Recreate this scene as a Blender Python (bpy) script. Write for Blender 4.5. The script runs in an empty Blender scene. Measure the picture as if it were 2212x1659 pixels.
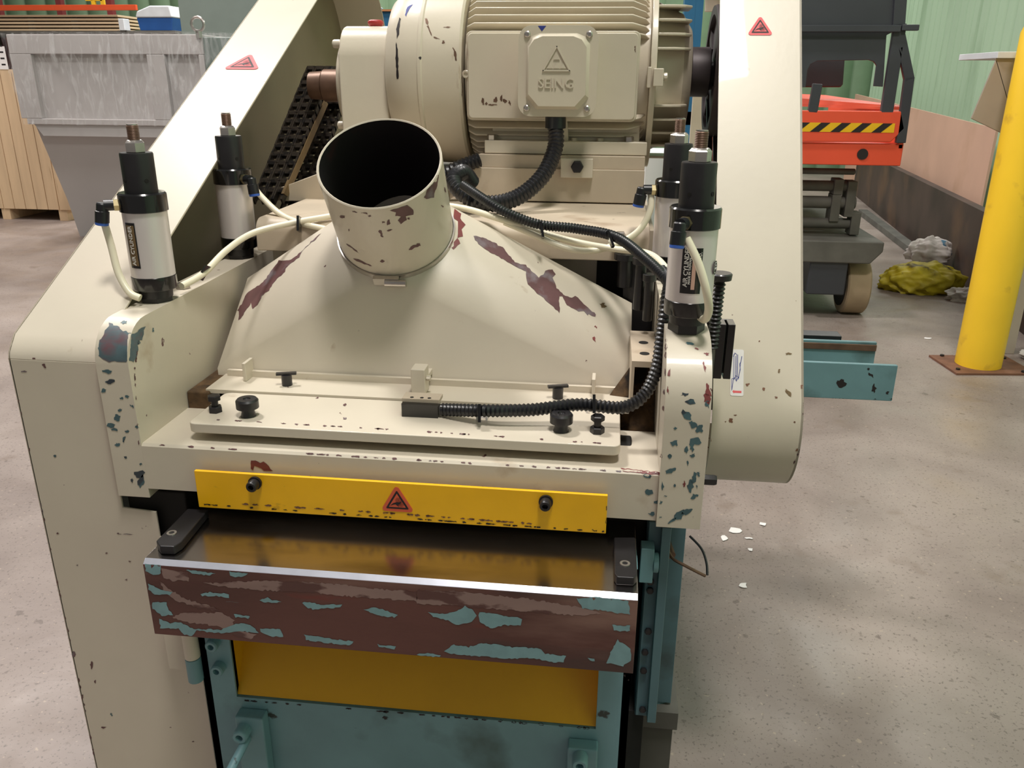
import bpy, bmesh, math, random
from mathutils import Vector as V, Matrix
from mathutils.bvhtree import BVHTree
from mathutils.geometry import delaunay_2d_cdt
random.seed(7)
sc = bpy.context.scene
PI = math.pi
# ------------------------------------------------------------------ camera
FPX, PSI, PIT, ROL = 1790.0, math.radians(6.6), math.radians(20.2), math.radians(.38)
CAM = V((0, 0, 1.5))
_fh = V((-math.sin(PSI), math.cos(PSI), 0)); _r0 = V((math.cos(PSI), math.sin(PSI), 0))
DD = _fh * math.cos(PIT) + V((0, 0, -math.sin(PIT))); _u0 = _fh * math.sin(PIT) + V((0, 0, math.cos(PIT)))
RR = _r0 * math.cos(ROL) + _u0 * math.sin(ROL); UU = _u0 * math.cos(ROL) - _r0 * math.sin(ROL)
cd = bpy.data.cameras.new('camera'); cd.sensor_width = 36; cd.lens = FPX / 2212 * 36; cd.clip_start = .02; cd.clip_end = 200
cam = bpy.data.objects.new('camera', cd); sc.collection.objects.link(cam)
cam.matrix_world = Matrix(((RR.x, UU.x, -DD.x, CAM.x), (RR.y, UU.y, -DD.y, CAM.y), (RR.z, UU.z, -DD.z, CAM.z), (0, 0, 0, 1)))
sc.camera = cam

def ray(x, y): return DD + RR * ((x - 1106) / FPX) - UU * ((y - 829.5) / FPX)
def at(x, y, **k):                     # a photo pixel read off as a point on a plane X=, Y= or Z=
    (n, v), = k.items(); i = 'XYZ'.index(n); d = ray(x, y)
    return CAM + d * ((v - CAM[i]) / d[i])

# ------------------------------------------------------------------ light
w = bpy.data.worlds.new('world'); sc.world = w; w.use_nodes = True
w.node_tree.nodes['Background'].inputs[0].default_value = (1.0, .95, .91, 1)
w.node_tree.nodes['Background'].inputs[1].default_value = .2
def lamp(name, loc, target, size, power, col=(1, .96, .9), sy=None):
    l = bpy.data.lights.new(name, 'AREA'); l.shape = 'RECTANGLE'; l.size = size; l.size_y = sy or size
    l.energy = power; l.color = col
    o = bpy.data.objects.new(name, l); sc.collection.objects.link(o); o.location = loc
    o.rotation_euler = (V(target) - V(loc)).to_track_quat('-Z', 'Y').to_euler()
lamp('high_bay_light', (-3.0, 3.2, 7.6), (-.4, 1.6, 1), .9, 370, (1, .97, .94))
lamp('high_bay_light', (.5, -.15, 6.5), (.1, 1.8, 1), .9, 215, (1, .955, .90))
lamp('high_bay_light', (-6.0, 6.5, 6.5), (-5.0, 7, 0), 2.0, 300, (1, .92, .88))
lamp('high_bay_light', (4.2, 8.0, 6.5), (3.6, 8, 0), 1.5, 260, (1, .94, .86))
lamp('high_bay_light', (-4.5, 12.0, 6.5), (-4.5, 12, 0), 3.0, 500, (1, .97, .93))
lamp('high_bay_light', (4, 12.5, 6.5), (4, 12.5, 0), 3.0, 300, (.97, 1, .95))
sc.view_settings.view_transform = 'Standard'; sc.view_settings.look = 'None'
sc.view_settings.gamma = 1; sc.view_settings.exposure = 0.0; sc.view_settings.use_curve_mapping = False

# ------------------------------------------------------------------ materials
def lin(c):
    return tuple(((v / 255) / 12.92 if v / 255 <= .04045 else ((v / 255 + .055) / 1.055) ** 2.4) for v in c) + (1,)
MATS = {}
def mat(name, col, rough=.45, metal=0, var=.06, vscale=6, bump=0, bscale=200, chips=None, spec=.5, coat=0, emit=0, alpha=1, stretch=(1, 1, 1)):
    """chips: list of (rgb, noise_scale, threshold, softness, stretch)"""
    m = bpy.data.materials.new(name); m.use_nodes = True; nt = m.node_tree; N = nt.nodes; L = nt.links
    b = N['Principled BSDF']; b.inputs['Roughness'].default_value = rough; b.inputs['Metallic'].default_value = metal
    b.inputs['Specular IOR Level'].default_value = spec; b.inputs['Coat Weight'].default_value = coat
    b.inputs['Alpha'].default_value = alpha
    tc = N.new('ShaderNodeTexCoord')
    def noise(scale, st, detail=5):
        mp = N.new('ShaderNodeMapping'); mp.inputs['Scale'].default_value = st; L.new(tc.outputs['Object'], mp.inputs[0])
        n = N.new('ShaderNodeTexNoise'); n.inputs['Scale'].default_value = scale; n.inputs['Detail'].default_value = detail
        L.new(mp.outputs[0], n.inputs['Vector']); return n.outputs[0]
    c = lin(col); hi = [min(1, v * (1 + var)) for v in c[:3]] + [1]; lo = [v * (1 - var) for v in c[:3]] + [1]
    r = N.new('ShaderNodeValToRGB'); r.color_ramp.elements[0].position = .35; r.color_ramp.elements[1].position = .65
    r.color_ramp.elements[0].color = lo; r.color_ramp.elements[1].color = hi
    L.new(noise(vscale, stretch), r.inputs[0]); out = r.outputs[0]
    for (cc, s, th, soft, st) in (chips or []):
        rr = N.new('ShaderNodeMapRange'); rr.inputs[1].default_value = th; rr.inputs[2].default_value = th + soft; rr.clamp = True
        L.new(noise(s, st, 8), rr.inputs[0])
        mx = N.new('ShaderNodeMix'); mx.data_type = 'RGBA'; L.new(rr.outputs[0], mx.inputs[0]); L.new(out, mx.inputs[6])
        mx.inputs[7].default_value = lin(cc); out = mx.outputs[2]
    L.new(out, b.inputs['Base Color'])
    if bump:
        bp = N.new('ShaderNodeBump'); bp.inputs['Strength'].default_value = bump; bp.inputs['Distance'].default_value = .002
        L.new(noise(bscale, stretch, 3), bp.inputs['Height']); L.new(bp.outputs[0], b.inputs['Normal'])
    if emit:
        b.inputs['Emission Color'].default_value = lin(col); b.inputs['Emission Strength'].default_value = emit
    MATS[name] = m; return m
one = (1, 1, 1)
MAR = (96, 62, 62)
mat('cream', (210, 200, 182), .36, var=.03, vscale=5, bump=.05, bscale=90, coat=.15,
    chips=[((150, 120, 88), 14, .70, .10, one), (MAR, 46, .745, .02, one)])
mat('cream_cast', (208, 198, 180), .40, var=.04, vscale=5, bump=.12, bscale=60, coat=.1,
    chips=[((160, 132, 100), 9, .66, .16, one), (MAR, 38, .72, .02, one)])
mat('cream_dirty', (196, 181, 160), .48, var=.08, vscale=7, bump=.1, bscale=70,
    chips=[((128, 92, 58), 8, .60, .2, one), ((70, 52, 40), 26, .68, .06, one)])
mat('motor_cream', (208, 198, 178), .36, var=.04, vscale=6, bump=.06, bscale=140, coat=.2, chips=[((130, 88, 58), 12, .72, .05, (1, 1, .4))])
mat('teal', (112, 150, 158), .48, var=.08, vscale=8, bump=.05, chips=[((52, 58, 56), 22, .70, .03, one), ((70, 92, 90), 5, .58, .15, one)])
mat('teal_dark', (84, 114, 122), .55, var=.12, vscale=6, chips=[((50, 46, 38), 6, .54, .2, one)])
mat('yellow_paint', (250, 188, 8), .42, var=.05, vscale=12, chips=[((128, 90, 20), 30, .68, .10, (.5, 1, 1)), ((50, 42, 40), 60, .735, .02, one)])
mat('yellow_panel', (222, 164, 8), .5, var=.05, vscale=6, chips=[((90, 70, 20), 30, .74, .03, one)])
mat('steel_top', (178, 172, 170), .19, metal=1, var=.18, vscale=10, stretch=(.3, 1, 1), chips=[((120, 112, 106), 7, .56, .2, (.4, 1.4, 1))])
mat('steel_edge', (212, 214, 226), .3, metal=.7, var=.06, vscale=30)
mat('apron', (92, 56, 50), .5, var=.2, vscale=9, stretch=(.35, 1, 1.2), bump=.1,
    chips=[((132, 100, 90), 7, .56, .12, (.3, 1, 1.3)), ((62, 52, 50), 6, .60, .12, (.35, 1, 2)), ((118, 50, 42), 9, .60, .08, (.4, 1, 2)), ((110, 144, 146), 11, .63, .012, (.35, 1, 1.8))])
mat('scuff', (142, 116, 110), .55, var=.1, vscale=14, stretch=(.4, 1, 1.5), chips=[((92, 60, 56), 26, .52, .05, (.5, 1, 1.5))])
mat('chip_maroon', (98, 66, 66), .5, var=.16, vscale=30, chips=[((120, 108, 112), 22, .55, .1, one)])
mat('chip_red', (120, 58, 56), .5, var=.12, vscale=30)
mat('chip_teal', (72, 100, 106), .5, var=.15, vscale=40, chips=[((52, 62, 70), 30, .58, .04, one)])
mat('chip_tealred', (80, 100, 106), .5, var=.15, vscale=40, chips=[((112, 74, 80), 16, .52, .08, (.6, 1, 1))])
mat('chip_light', (122, 158, 164), .5, var=.08, vscale=40)
mat('black_metal', (30, 28, 30), .38, var=.2, vscale=30, coat=.2)
mat('black_gloss', (13, 13, 14), .2, coat=.5)
mat('gunmetal', (38, 36, 38), .36, metal=.2, var=.12, vscale=30)
mat('black_rubber', (24, 25, 29), .36, var=.15, vscale=60, spec=.6)
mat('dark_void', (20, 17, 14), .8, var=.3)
mat('brown_dust', (92, 70, 46), .95, var=.4, vscale=40, bump=.8, bscale=80, chips=[((30, 24, 20), 18, .5, .1, one)])
mat('aluminium', (226, 218, 216), .32, metal=.3, var=.02)
mat('zinc', (196, 190, 184), .28, metal=.9, var=.06, vscale=60)
mat('copper_face', (186, 140, 132), .4, metal=.5)
mat('brass', (186, 172, 132), .35, metal=.9)
mat('hose_cream', (240, 232, 206), .3, spec=.6, var=.02)
mat('fit_blue', (60, 100, 190), .4)
mat('sticker_red', (232, 96, 100), .55, var=.02)
mat('sticker_orange', (222, 96, 62), .55, var=.04)
mat('ink_black', (34, 26, 28), .6)
mat('ink_white', (226, 222, 216), .6)
mat('ink_blue', (50, 62, 140), .6)
mat('paper_white', (236, 232, 230), .7)
mat('pink_strip', (208, 168, 152), .6)
mat('chain', (56, 48, 40), .5, metal=.4, var=.3, vscale=60, chips=[((24, 20, 18), 60, .5, .05, one)])
mat('grease_strip', (112, 90, 58), .6, var=.2, vscale=30)
mat('rust_shaft', (112, 86, 70), .45, metal=.4, var=.2, vscale=30)
mat('pulley_iron', (84, 76, 78), .5, metal=.3, var=.1)
mat('red_plastic', (170, 50, 46), .4)
mat('shaded_inside', (128, 116, 94), .55, var=.12, vscale=4)  # chain cover inner wall: darkened cream, interior shade put into the colour
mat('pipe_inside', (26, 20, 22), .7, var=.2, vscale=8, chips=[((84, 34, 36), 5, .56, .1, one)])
# background
mat('grey_hopper', (184, 179, 177), .5, var=.03, vscale=2)
mat('crate_wood', (214, 186, 150), .7, var=.07, vscale=3, stretch=(5, 5, .5), chips=[((176, 146, 112), 4, .62, .1, (4, 4, .4))])
mat('lumber', (206, 182, 150), .7, var=.1, vscale=3, stretch=(.4, 1, 4))
mat('rack_orange', (226, 88, 48), .45, var=.03)
mat('rack_red', (112, 44, 48), .5)
mat('bin_blue', (40, 88, 156), .4)
mat('bin_white', (222, 226, 230), .4)
mat('cabinet_green', (122, 134, 128), .4, var=.03, chips=[((176, 186, 182), 7, .71, .01, one)])
mat('machine_blue', (44, 102, 142), .4, var=.05)
mat('yellow_strap', (222, 176, 40), .5)
mat('lift_dark', (58, 60, 66), .5, var=.08, vscale=4, chips=[((120, 118, 112), 10, .73, .02, one)])
mat('lift_orange', (232, 84, 54), .45, var=.05, vscale=3, chips=[((236, 150, 130), 9, .72, .02, one)])
mat('hazard_yellow', (238, 188, 20), .5)
mat('lift_dusty', (92, 90, 84), .7, var=.2, vscale=6)
mat('tyre', (166, 146, 118), .8, var=.08, vscale=9)
mat('steel_plate', (66, 52, 46), .6, var=.35, vscale=1.6, chips=[((104, 78, 58), 1.5, .55, .2, one)])
mat('plywood_pink', (206, 168, 146), .75, var=.06, vscale=1.5, chips=[((184, 146, 118), 1.2, .56, .2, one)])
mat('bollard_yellow', (252, 206, 48), .4, var=.02, chips=[((226, 180, 50), 8, .62, .1, one)])
mat('rust_plate', (120, 82, 62), .7, var=.2, vscale=12)
mat('beige_metal', (170, 158, 144), .5, var=.03)
mat('bag_yellow', (176, 158, 26), .6, var=.25, vscale=9, bump=.6, bscale=12, chips=[((92, 78, 30), 7, .58, .08, one)])
mat('bag_white', (198, 192, 188), .6, var=.12, vscale=9, bump=.6, bscale=14, chips=[((88, 130, 156), 4, .64, .03, one)])
mat('wood_block', (190, 130, 84), .7, var=.1)

def mat_film():
    m = bpy.data.materials.new('plastic_film'); m.use_nodes = True; nt = m.node_tree; b = nt.nodes['Principled BSDF']
    b.inputs['Base Color'].default_value = (.85, .85, .85, 1); b.inputs['Roughness'].default_value = .18
    tc = nt.nodes.new('ShaderNodeTexCoord'); mp = nt.nodes.new('ShaderNodeMapping'); mp.inputs['Scale'].default_value = (6, 2, 1.2); mp.inputs['Rotation'].default_value = (0, .7, 0)
    n = nt.nodes.new('ShaderNodeTexNoise'); n.inputs['Scale'].default_value = 3; n.inputs['Detail'].default_value = 6; n.inputs['Distortion'].default_value = 1.2
    r = nt.nodes.new('ShaderNodeMapRange'); r.inputs[1].default_value = .50; r.inputs[2].default_value = .78; r.inputs[3].default_value = .04; r.inputs[4].default_value = .45
    bp = nt.nodes.new('ShaderNodeBump'); bp.inputs['Strength'].default_value = .6; bp.inputs['Distance'].default_value = .03
    L = nt.links; L.new(tc.outputs['Object'], mp.inputs[0]); L.new(mp.outputs[0], n.inputs[0]); L.new(n.outputs[0], r.inputs[0]); L.new(r.outputs[0], b.inputs['Alpha'])
    L.new(n.outputs[0], bp.inputs['Height']); L.new(bp.outputs[0], b.inputs['Normal']); MATS['film'] = m
mat_film()

def mat_floor():
    m = bpy.data.materials.new('concrete_floor'); m.use_nodes = True; nt = m.node_tree; N = nt.nodes; L = nt.links; b = N['Principled BSDF']
    tc = N.new('ShaderNodeTexCoord')
    def nz(s, d=6, dist=0):
        n = N.new('ShaderNodeTexNoise'); n.inputs['Scale'].default_value = s; n.inputs['Detail'].default_value = d; n.inputs['Distortion'].default_value = dist
        L.new(tc.outputs['Object'], n.inputs[0]); return n.outputs[0]
    r = N.new('ShaderNodeValToRGB'); e = r.color_ramp.elements; e[0].position = .3; e[0].color = lin((124, 111, 104)); e[1].position = .7; e[1].color = lin((160, 147, 139))
    L.new(nz(1.6, 8, .6), r.inputs[0])
    out = r.outputs[0]
    for s, th, so, c, f in ((24, .66, .05, (88, 76, 68), .6), (90, .60, .06, (88, 78, 72), .6), (160, .64, .05, (70, 62, 60), .6), (60, .66, .04, (186, 168, 148), .5), (5, .62, .1, (116, 100, 88), .5)):
        mr = N.new('ShaderNodeMapRange'); mr.inputs[1].default_value = th; mr.inputs[2].default_value = th + so; mr.inputs[4].default_value = f
        L.new(nz(s, 4), mr.inputs[0]); mx = N.new('ShaderNodeMix'); mx.data_type = 'RGBA'; L.new(mr.outputs[0], mx.inputs[0]); L.new(out, mx.inputs[6]); mx.inputs[7].default_value = lin(c); out = mx.outputs[2]
    L.new(out, b.inputs['Base Color'])
    rr = N.new('ShaderNodeMapRange'); rr.inputs[1].default_value = .35; rr.inputs[2].default_value = .65; rr.inputs[3].default_value = .34; rr.inputs[4].default_value = .6
    L.new(nz(2.2, 6, 1), rr.inputs[0]); L.new(rr.outputs[0], b.inputs['Roughness'])
    bp = N.new('ShaderNodeBump'); bp.inputs['Strength'].default_value = .25; bp.inputs['Distance'].default_value = .01; L.new(nz(8, 5), bp.inputs['Height']); L.new(bp.outputs[0], b.inputs['Normal'])
    MATS['floor'] = m
mat_floor()
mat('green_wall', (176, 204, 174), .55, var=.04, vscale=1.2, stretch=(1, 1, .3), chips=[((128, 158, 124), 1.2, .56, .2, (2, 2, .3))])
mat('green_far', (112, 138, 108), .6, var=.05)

# ------------------------------------------------------------------ mesh helpers
def bvh(m):
    m.bm.normal_update(); return BVHTree.FromBMesh(m.bm)
class MB:
    def __init__(s): s.bm = bmesh.new(); s.mats = []; s.cur = 0; s.dec = set()
    def use(s, name):
        if name not in s.mats: s.mats.append(name)
        s.cur = s.mats.index(name); return s
    def _f(s, vs):
        try:
            f = s.bm.faces.new(vs); f.material_index = s.cur; return f
        except ValueError: return None
    def poly(s, verts, faces):
        vs = [s.bm.verts.new(v) for v in verts]
        for f in faces: s._f([vs[i] for i in f])
        return s
    def box(s, x0, x1, y0, y1, z0, z1):
        x0, x1 = sorted((x0, x1)); y0, y1 = sorted((y0, y1)); z0, z1 = sorted((z0, z1))
        return s.poly([(x0, y0, z0), (x1, y0, z0), (x1, y1, z0), (x0, y1, z0), (x0, y0, z1), (x1, y0, z1), (x1, y1, z1), (x0, y1, z1)],
                      [(0, 3, 2, 1), (4, 5, 6, 7), (0, 1, 5, 4), (1, 2, 6, 5), (2, 3, 7, 6), (3, 0, 4, 7)])
    def obox(s, c, u, v, n, a, b, h):          # oriented box, half sizes
        c, u, v, n = V(c), V(u).normalized(), V(v).normalized(), V(n).normalized()
        P = [c + u * (i * a) + v * (j * b) + n * (k * h) for k in (-1, 1) for (i, j) in ((-1, -1), (1, -1), (1, 1), (-1, 1))]
        return s.poly(P, [(0, 3, 2, 1), (4, 5, 6, 7), (0, 1, 5, 4), (1, 2, 6, 5), (2, 3, 7, 6), (3, 0, 4, 7)])
    def prism(s, pts, axis, a0, a1):           # 2-D outline pushed along an axis
        def mk(p, a): return {'X': (a, p[0], p[1]), 'Y': (p[0], a, p[1]), 'Z': (p[0], p[1], a)}[axis]
        n = len(pts); A = [s.bm.verts.new(mk(p, a0)) for p in pts]; B = [s.bm.verts.new(mk(p, a1)) for p in pts]
        s._f(A); s._f(B[::-1])
        for i in range(n): s._f([A[i], B[i], B[(i + 1) % n], A[(i + 1) % n]])
        return s
    def slab(s, pts, n, t):                    # 3-D polygon with thickness t along -n
        n = V(n).normalized(); k = len(pts); A = [s.bm.verts.new(V(p)) for p in pts]; B = [s.bm.verts.new(V(p) - n * t) for p in pts]
        s._f(A); s._f(B[::-1])
        for i in range(k): s._f([A[i], B[i], B[(i + 1) % k], A[(i + 1) % k]])
        return s
    def lathe(s, p, axis, prof, seg=28, ref=None, closed=True):
        p, a = V(p), V(axis).normalized(); u = (V(ref) if ref else (V((1, 0, 0)) if abs(a.x) < .8 else V((0, 0, 1)))); u = (u - a * u.dot(a)).normalized(); wv = a.cross(u)
        rings = []
        for h, r in prof:
            rings.append([s.bm.verts.new(p + a * h + (u * math.cos(2 * PI * i / seg) + wv * math.sin(2 * PI * i / seg)) * max(r, 1e-5)) for i in range(seg)])
        for A, B in zip(rings, rings[1:]):
            for i in range(seg): s._f([A[i], A[(i + 1) % seg], B[(i + 1) % seg], B[i]])
        if closed:
            s._f(rings[0][::-1]); s._f(rings[-1])
        return s
    def cyl(s, p0, p1, r, r1=None, seg=24, ref=None):
        d = V(p1) - V(p0); return s.lathe(p0, d, [(0, r), (d.length, r if r1 is None else r1)], seg, ref)
    def tube(s, pts, r, seg=10, ridge=0, period=.006, step=None, res=8):
        P = [V(q) for q in pts]; sm = []
        for i in range(len(P) - 1):
            a, b, c, d = P[max(i - 1, 0)], P[i], P[i + 1], P[min(i + 2, len(P) - 1)]
            for k in range(res):
                t = k / res
                sm.append(.5 * ((2 * b) + (c - a) * t + (2 * a - 5 * b + 4 * c - d) * t * t + (3 * b - a - 3 * c + d) * t ** 3))
        sm.append(P[-1])
        if ridge:
            L = [0]
            for a, b in zip(sm, sm[1:]): L.append(L[-1] + (b - a).length)
            st = period / 4; n = int(L[-1] / st); out = []; j = 0
            for k in range(n + 1):
                q = k * st
                while j < len(L) - 2 and L[j + 1] < q: j += 1
                t = (q - L[j]) / max(L[j + 1] - L[j], 1e-9); out.append(sm[j].lerp(sm[j + 1], t))
            sm = out; rad = [r - (ridge if k % 4 in (2,) else ridge * .45 if k % 4 in (1, 3) else 0) for k in range(len(sm))]
        else: rad = [r] * len(sm)
        T = [(sm[min(i + 1, len(sm) - 1)] - sm[max(i - 1, 0)]).normalized() for i in range(len(sm))]
        u = T[0].orthogonal().normalized(); rings = []
        for q, t, rr in zip(sm, T, rad):
            u = (u - t * u.dot(t)).normalized(); wv = t.cross(u)
            rings.append([s.bm.verts.new(q + (u * math.cos(2 * PI * i / seg) + wv * math.sin(2 * PI * i / seg)) * rr) for i in range(seg)])
        for A, B in zip(rings, rings[1:]):
            for i in range(seg): s._f([A[i], A[(i + 1) % seg], B[(i + 1) % seg], B[i]])
        s._f(rings[0][::-1]); s._f(rings[-1]); return s
    def text(s, txt, o, u, v, size, depth=.0006, bold=0, align='CENTER'):
        fc = bpy.data.curves.new('t', 'FONT'); fc.body = txt; fc.size = 1; fc.extrude = depth / size; fc.offset = bold; fc.align_x = align; fc.align_y = 'CENTER'; fc.resolution_u = 2
        ob = bpy.data.objects.new('t', fc); sc.collection.objects.link(ob)
        me = ob.to_mesh(); u, v = V(u).normalized(), V(v).normalized(); n = u.cross(v)
        vs = [s.bm.verts.new(V(o) + u * (q.co.x * size) + v * (q.co.y * size) + n * (q.co.z * size)) for q in me.vertices]
        for p_ in me.polygons: s._f([vs[i] for i in p_.vertices])
        ob.to_mesh_clear(); bpy.data.objects.remove(ob); bpy.data.curves.remove(fc); return s
    def decal(s, poly, matname, tgt=None, jag=0, grid=9, off=.0005):
        """a paint patch lying on this mesh where the photo shows it, outline given in photo pixels"""
        bvh = tgt or bvh(s)
        pts = []
        rnd = random.Random(int(sum(p[0] * 7 + p[1] for p in poly)))
        n = len(poly)
        for i in range(n):
            a, b = poly[i], poly[(i + 1) % n]; L = math.hypot(b[0] - a[0], b[1] - a[1]); k = max(1, int(L / (5 if jag else 12)))
            for j in range(k):
                t = j / k; pts.append((a[0] + (b[0] - a[0]) * t + rnd.uniform(-jag, jag), a[1] + (b[1] - a[1]) * t + rnd.uniform(-jag, jag)))
        m0 = len(pts); xs = [p[0] for p in pts]; ys = [p[1] for p in pts]
        def inside(x, y):
            c = False; j = m0 - 1
            for i in range(m0):
                xi, yi, xj, yj = *pts[i], *pts[j]
                if (yi > y) != (yj > y) and x < (xj - xi) * (y - yi) / (yj - yi) + xi: c = not c
                j = i
            return c
        ins = []
        gx = min(xs)
        while gx < max(xs):
            gy = min(ys)
            while gy < max(ys):
                if inside(gx, gy): ins.append((gx, gy))
                gy += grid
            gx += grid
        allp = [V(p) for p in pts + ins]
        res = delaunay_2d_cdt(allp, [(i, (i + 1) % m0) for i in range(m0)], [], 0, 1e-4)
        hits = []
        for p in res[0]:
            d = ray(p.x, p.y).normalized(); h, nrm, _, _ = bvh.ray_cast(CAM, d)
            if h is None: hits.append(None)
            else:
                if nrm.dot(d) > 0: nrm = -nrm
                hits.append((h + nrm * off, nrm))
        s.use(matname); vs = [s.bm.verts.new(h[0]) if h else None for h in hits]
        for f in res[2]:
            q = [vs[i] for i in f]
            if None in q: continue
            cx_ = sum(res[0][i].x for i in f) / len(f); cy_ = sum(res[0][i].y for i in f) / len(f)
            if not inside(cx_, cy_): continue
            if max((q[0].co - q[k].co).length for k in range(1, len(q))) > .12: continue
            nn = (q[1].co - q[0].co).cross(q[2].co - q[0].co)
            if nn.dot(hits[f[0]][1]) < 0: q = q[::-1]
            fc = s._f(q)
            if fc: s.dec.add(fc)
        return s
    def blobs(s, lst, matname, tgt, jag=1.6):
        for (x, y, rx, ry, an) in lst:
            n = 12; ca, sa = math.cos(math.radians(an)), math.sin(math.radians(an)); P = []
            for i in range(n):
                q = random.uniform(.6, 1.25); ex, ey = rx * q * math.cos(2 * PI * i / n), ry * q * math.sin(2 * PI * i / n)
                P.append((x + ex * ca - ey * sa, y + ex * sa + ey * ca))
            s.decal(P, matname, tgt, jag)
        return s
    def edge_chips(s, line, n, tgt, matname='chip_maroon', size=4):
        for k in range(n):
            i = random.randrange(len(line) - 1); t = random.random(); a, b = line[i], line[i + 1]
            x = a[0] + (b[0] - a[0]) * t; y = a[1] + (b[1] - a[1]) * t; ang = math.degrees(math.atan2(b[1] - a[1], b[0] - a[0]))
            s.blobs([(x, y, random.uniform(.8, 2.2) * size, random.uniform(.3, .6) * size, ang)], matname, tgt, .6)
        return s
    def build(s, name, m=None, parent=None, bevel=0, seg=2, ang=32, label=None, fix=True):
        if fix: bmesh.ops.recalc_face_normals(s.bm, faces=[f for f in s.bm.faces if f not in s.dec])
        a = math.radians(ang)
        for f in s.bm.faces: f.smooth = True
        for e in s.bm.edges:
            if len(e.link_faces) == 2 and e.calc_face_angle(0) > a: e.smooth = False
        me = bpy.data.meshes.new(name); s.bm.to_mesh(me); s.bm.free()
        names = s.mats if s.mats else [m]
        if s.mats and m and s.mats[0] != m and m not in s.mats: names = s.mats
        for q in names: me.materials.append(MATS[q])
        o = bpy.data.objects.new(name, me); sc.collection.objects.link(o)
        if parent:
            o.parent = parent; o.matrix_parent_inverse = Matrix.Translation(-absloc(parent))
        if bevel:
            b = o.modifiers.new('bevel', 'BEVEL'); b.width = bevel; b.segments = seg; b.limit_method = 'ANGLE'; b.angle_limit = math.radians(40); b.harden_normals = True
        if label: o['label'] = label
        return o
def absloc(o):
    p = V(o.location)
    if o.parent: p = o.matrix_parent_inverse @ p + absloc(o.parent)
    return p
def T(m=None):
    b = MB()
    if m: b.use(m)
    return b
def thing(name, loc, label, cat, group=None):
    o = bpy.data.objects.new(name, None); sc.collection.objects.link(o); o.location = loc; o.empty_display_size = .1
    o['label'] = label; o['category'] = cat
    if group: o['group'] = group
    return o
def tag(o, label, cat, group=None):
    o['label'] = label; o['category'] = cat
    if group: o['group'] = group
    return o
def struct(o): o['kind'] = 'structure'; return o
def arc(cy, cz, r, a0, a1, n):
    return [(cy + r * math.cos(math.radians(a0 + (a1 - a0) * i / n)), cz + r * math.sin(math.radians(a0 + (a1 - a0) * i / n))) for i in range(n + 1)]
def px(sx, ox, oy, pts): return [(ox + sx * x, oy + sx * y) for x, y in pts]

def warn_sticker(o, u, v, size, parent, name, redm, label):
    u, v = V(u).normalized(), V(v).normalized(); n = u.cross(v); m = T(redm)
    def P(x, y, k): return V(o) + u * (x * size) + v * (y * size) + n * k
    def tri(r, rc, k):
        pts = []
        for i in range(3):
            a0 = math.radians(90 + 120 * i); c = (r * math.cos(a0), r * math.sin(a0))
            for j in range(7):
                b = a0 + math.radians(-60 + 20 * j); pts.append(P(c[0] + rc * math.cos(b), c[1] + rc * math.sin(b), k))
        return pts
    m.slab(tri(.50, .10, .0006), n, .0006)
    m.use('ink_black'); m.slab(tri(.42, .03, .0009), n, .0002)
    m.use(redm); m.slab(tri(.33, .01, .0012), n, .0002)
    m.use('ink_black')
    hand = [(-.26, -.13), (-.14, -.02), (0, .03), (.10, .02), (.17, .07), (.10, -.05), (.03, -.07), (.06, -.15), (-.01, -.10), (-.06, -.06), (-.14, -.08)]
    m.slab([P(x, y, .0015) for x, y in hand], n, .0002)
    for cx_, cy_ in ((.05, .10), (.14, -.04)):
        for r in (.10, .06, .025):
            ring = [(P(cx_ + r * math.cos(t), cy_ + r * math.sin(t), .0016), P(cx_ + (r - .012) * math.cos(t), cy_ + (r - .012) * math.sin(t), .0016)) for t in [2 * PI * i / 16 for i in range(16)]]
            for i in range(16):
                a, b = ring[i], ring[(i + 1) % 16]; m.poly([a[0], b[0], b[1], a[1]], [(0, 1, 2, 3)])
    return m.build(name, redm, parent, label=label)

def hexbolt(m, p, n, r, h, socket=False):
    p, n = V(p), V(n).normalized()
    if socket:
        m.lathe(p, n, [(0, r), (h * .85, r), (h, r * .85), (h, r * .5), (h * .5, r * .48), (h * .5, 0)], 20, closed=False)
    else:
        m.lathe(p, n, [(0, r * 1.0), (h * .85, r * 1.0), (h, r * .86)], 6)
    return m

# ================================================================== THE PLANER
PL = thing('planing_machine', (-.3, 1.09, 0), 'large cream and teal wood planing machine filling the middle of the photo', 'machine')

# --- head casting: beam and two cheeks
m = T('cream_cast')
m.prism([(1.09, .893), (1.09, .966), (1.094, .970), (1.24, .970), (1.24, .893)], 'X', -.70, .088)
lc = [(1.09, .877), (1.09, 1.095)] + arc(1.152, 1.095, .062, 180, 90, 8)[1:] + [(1.66, 1.165), (1.66, .877)]
m.prism(lc, 'X', -.752, -.70)
rc = [(1.083, .887), (1.083, 1.055)] + arc(1.187, 1.055, .104, 180, 90, 10)[1:] + [(1.62, 1.163), (1.62, .887)]
m.prism(rc, 'X', .088, .151)
bv = bvh(m)
k = .3014
m.decal(px(k, 0, 300, [(785, 1325), (850, 1350), (905, 1385), (960, 1400), (1000, 1375), (1035, 1350), (1015, 1420), (985, 1500), (975, 1560), (960, 1600), (900, 1590), (850, 1600), (740, 1590), (702, 1540), (722, 1450), (750, 1380)]), 'chip_tealred', bv, 3)
m.blobs([(x * k, 300 + y * k, a, b, c) for x, y, a, b, c in [(890, 1315, 9, 5, -20), (1095, 1370, 2, 5, 10)]], 'chip_teal', bv)
k = .638
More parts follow.
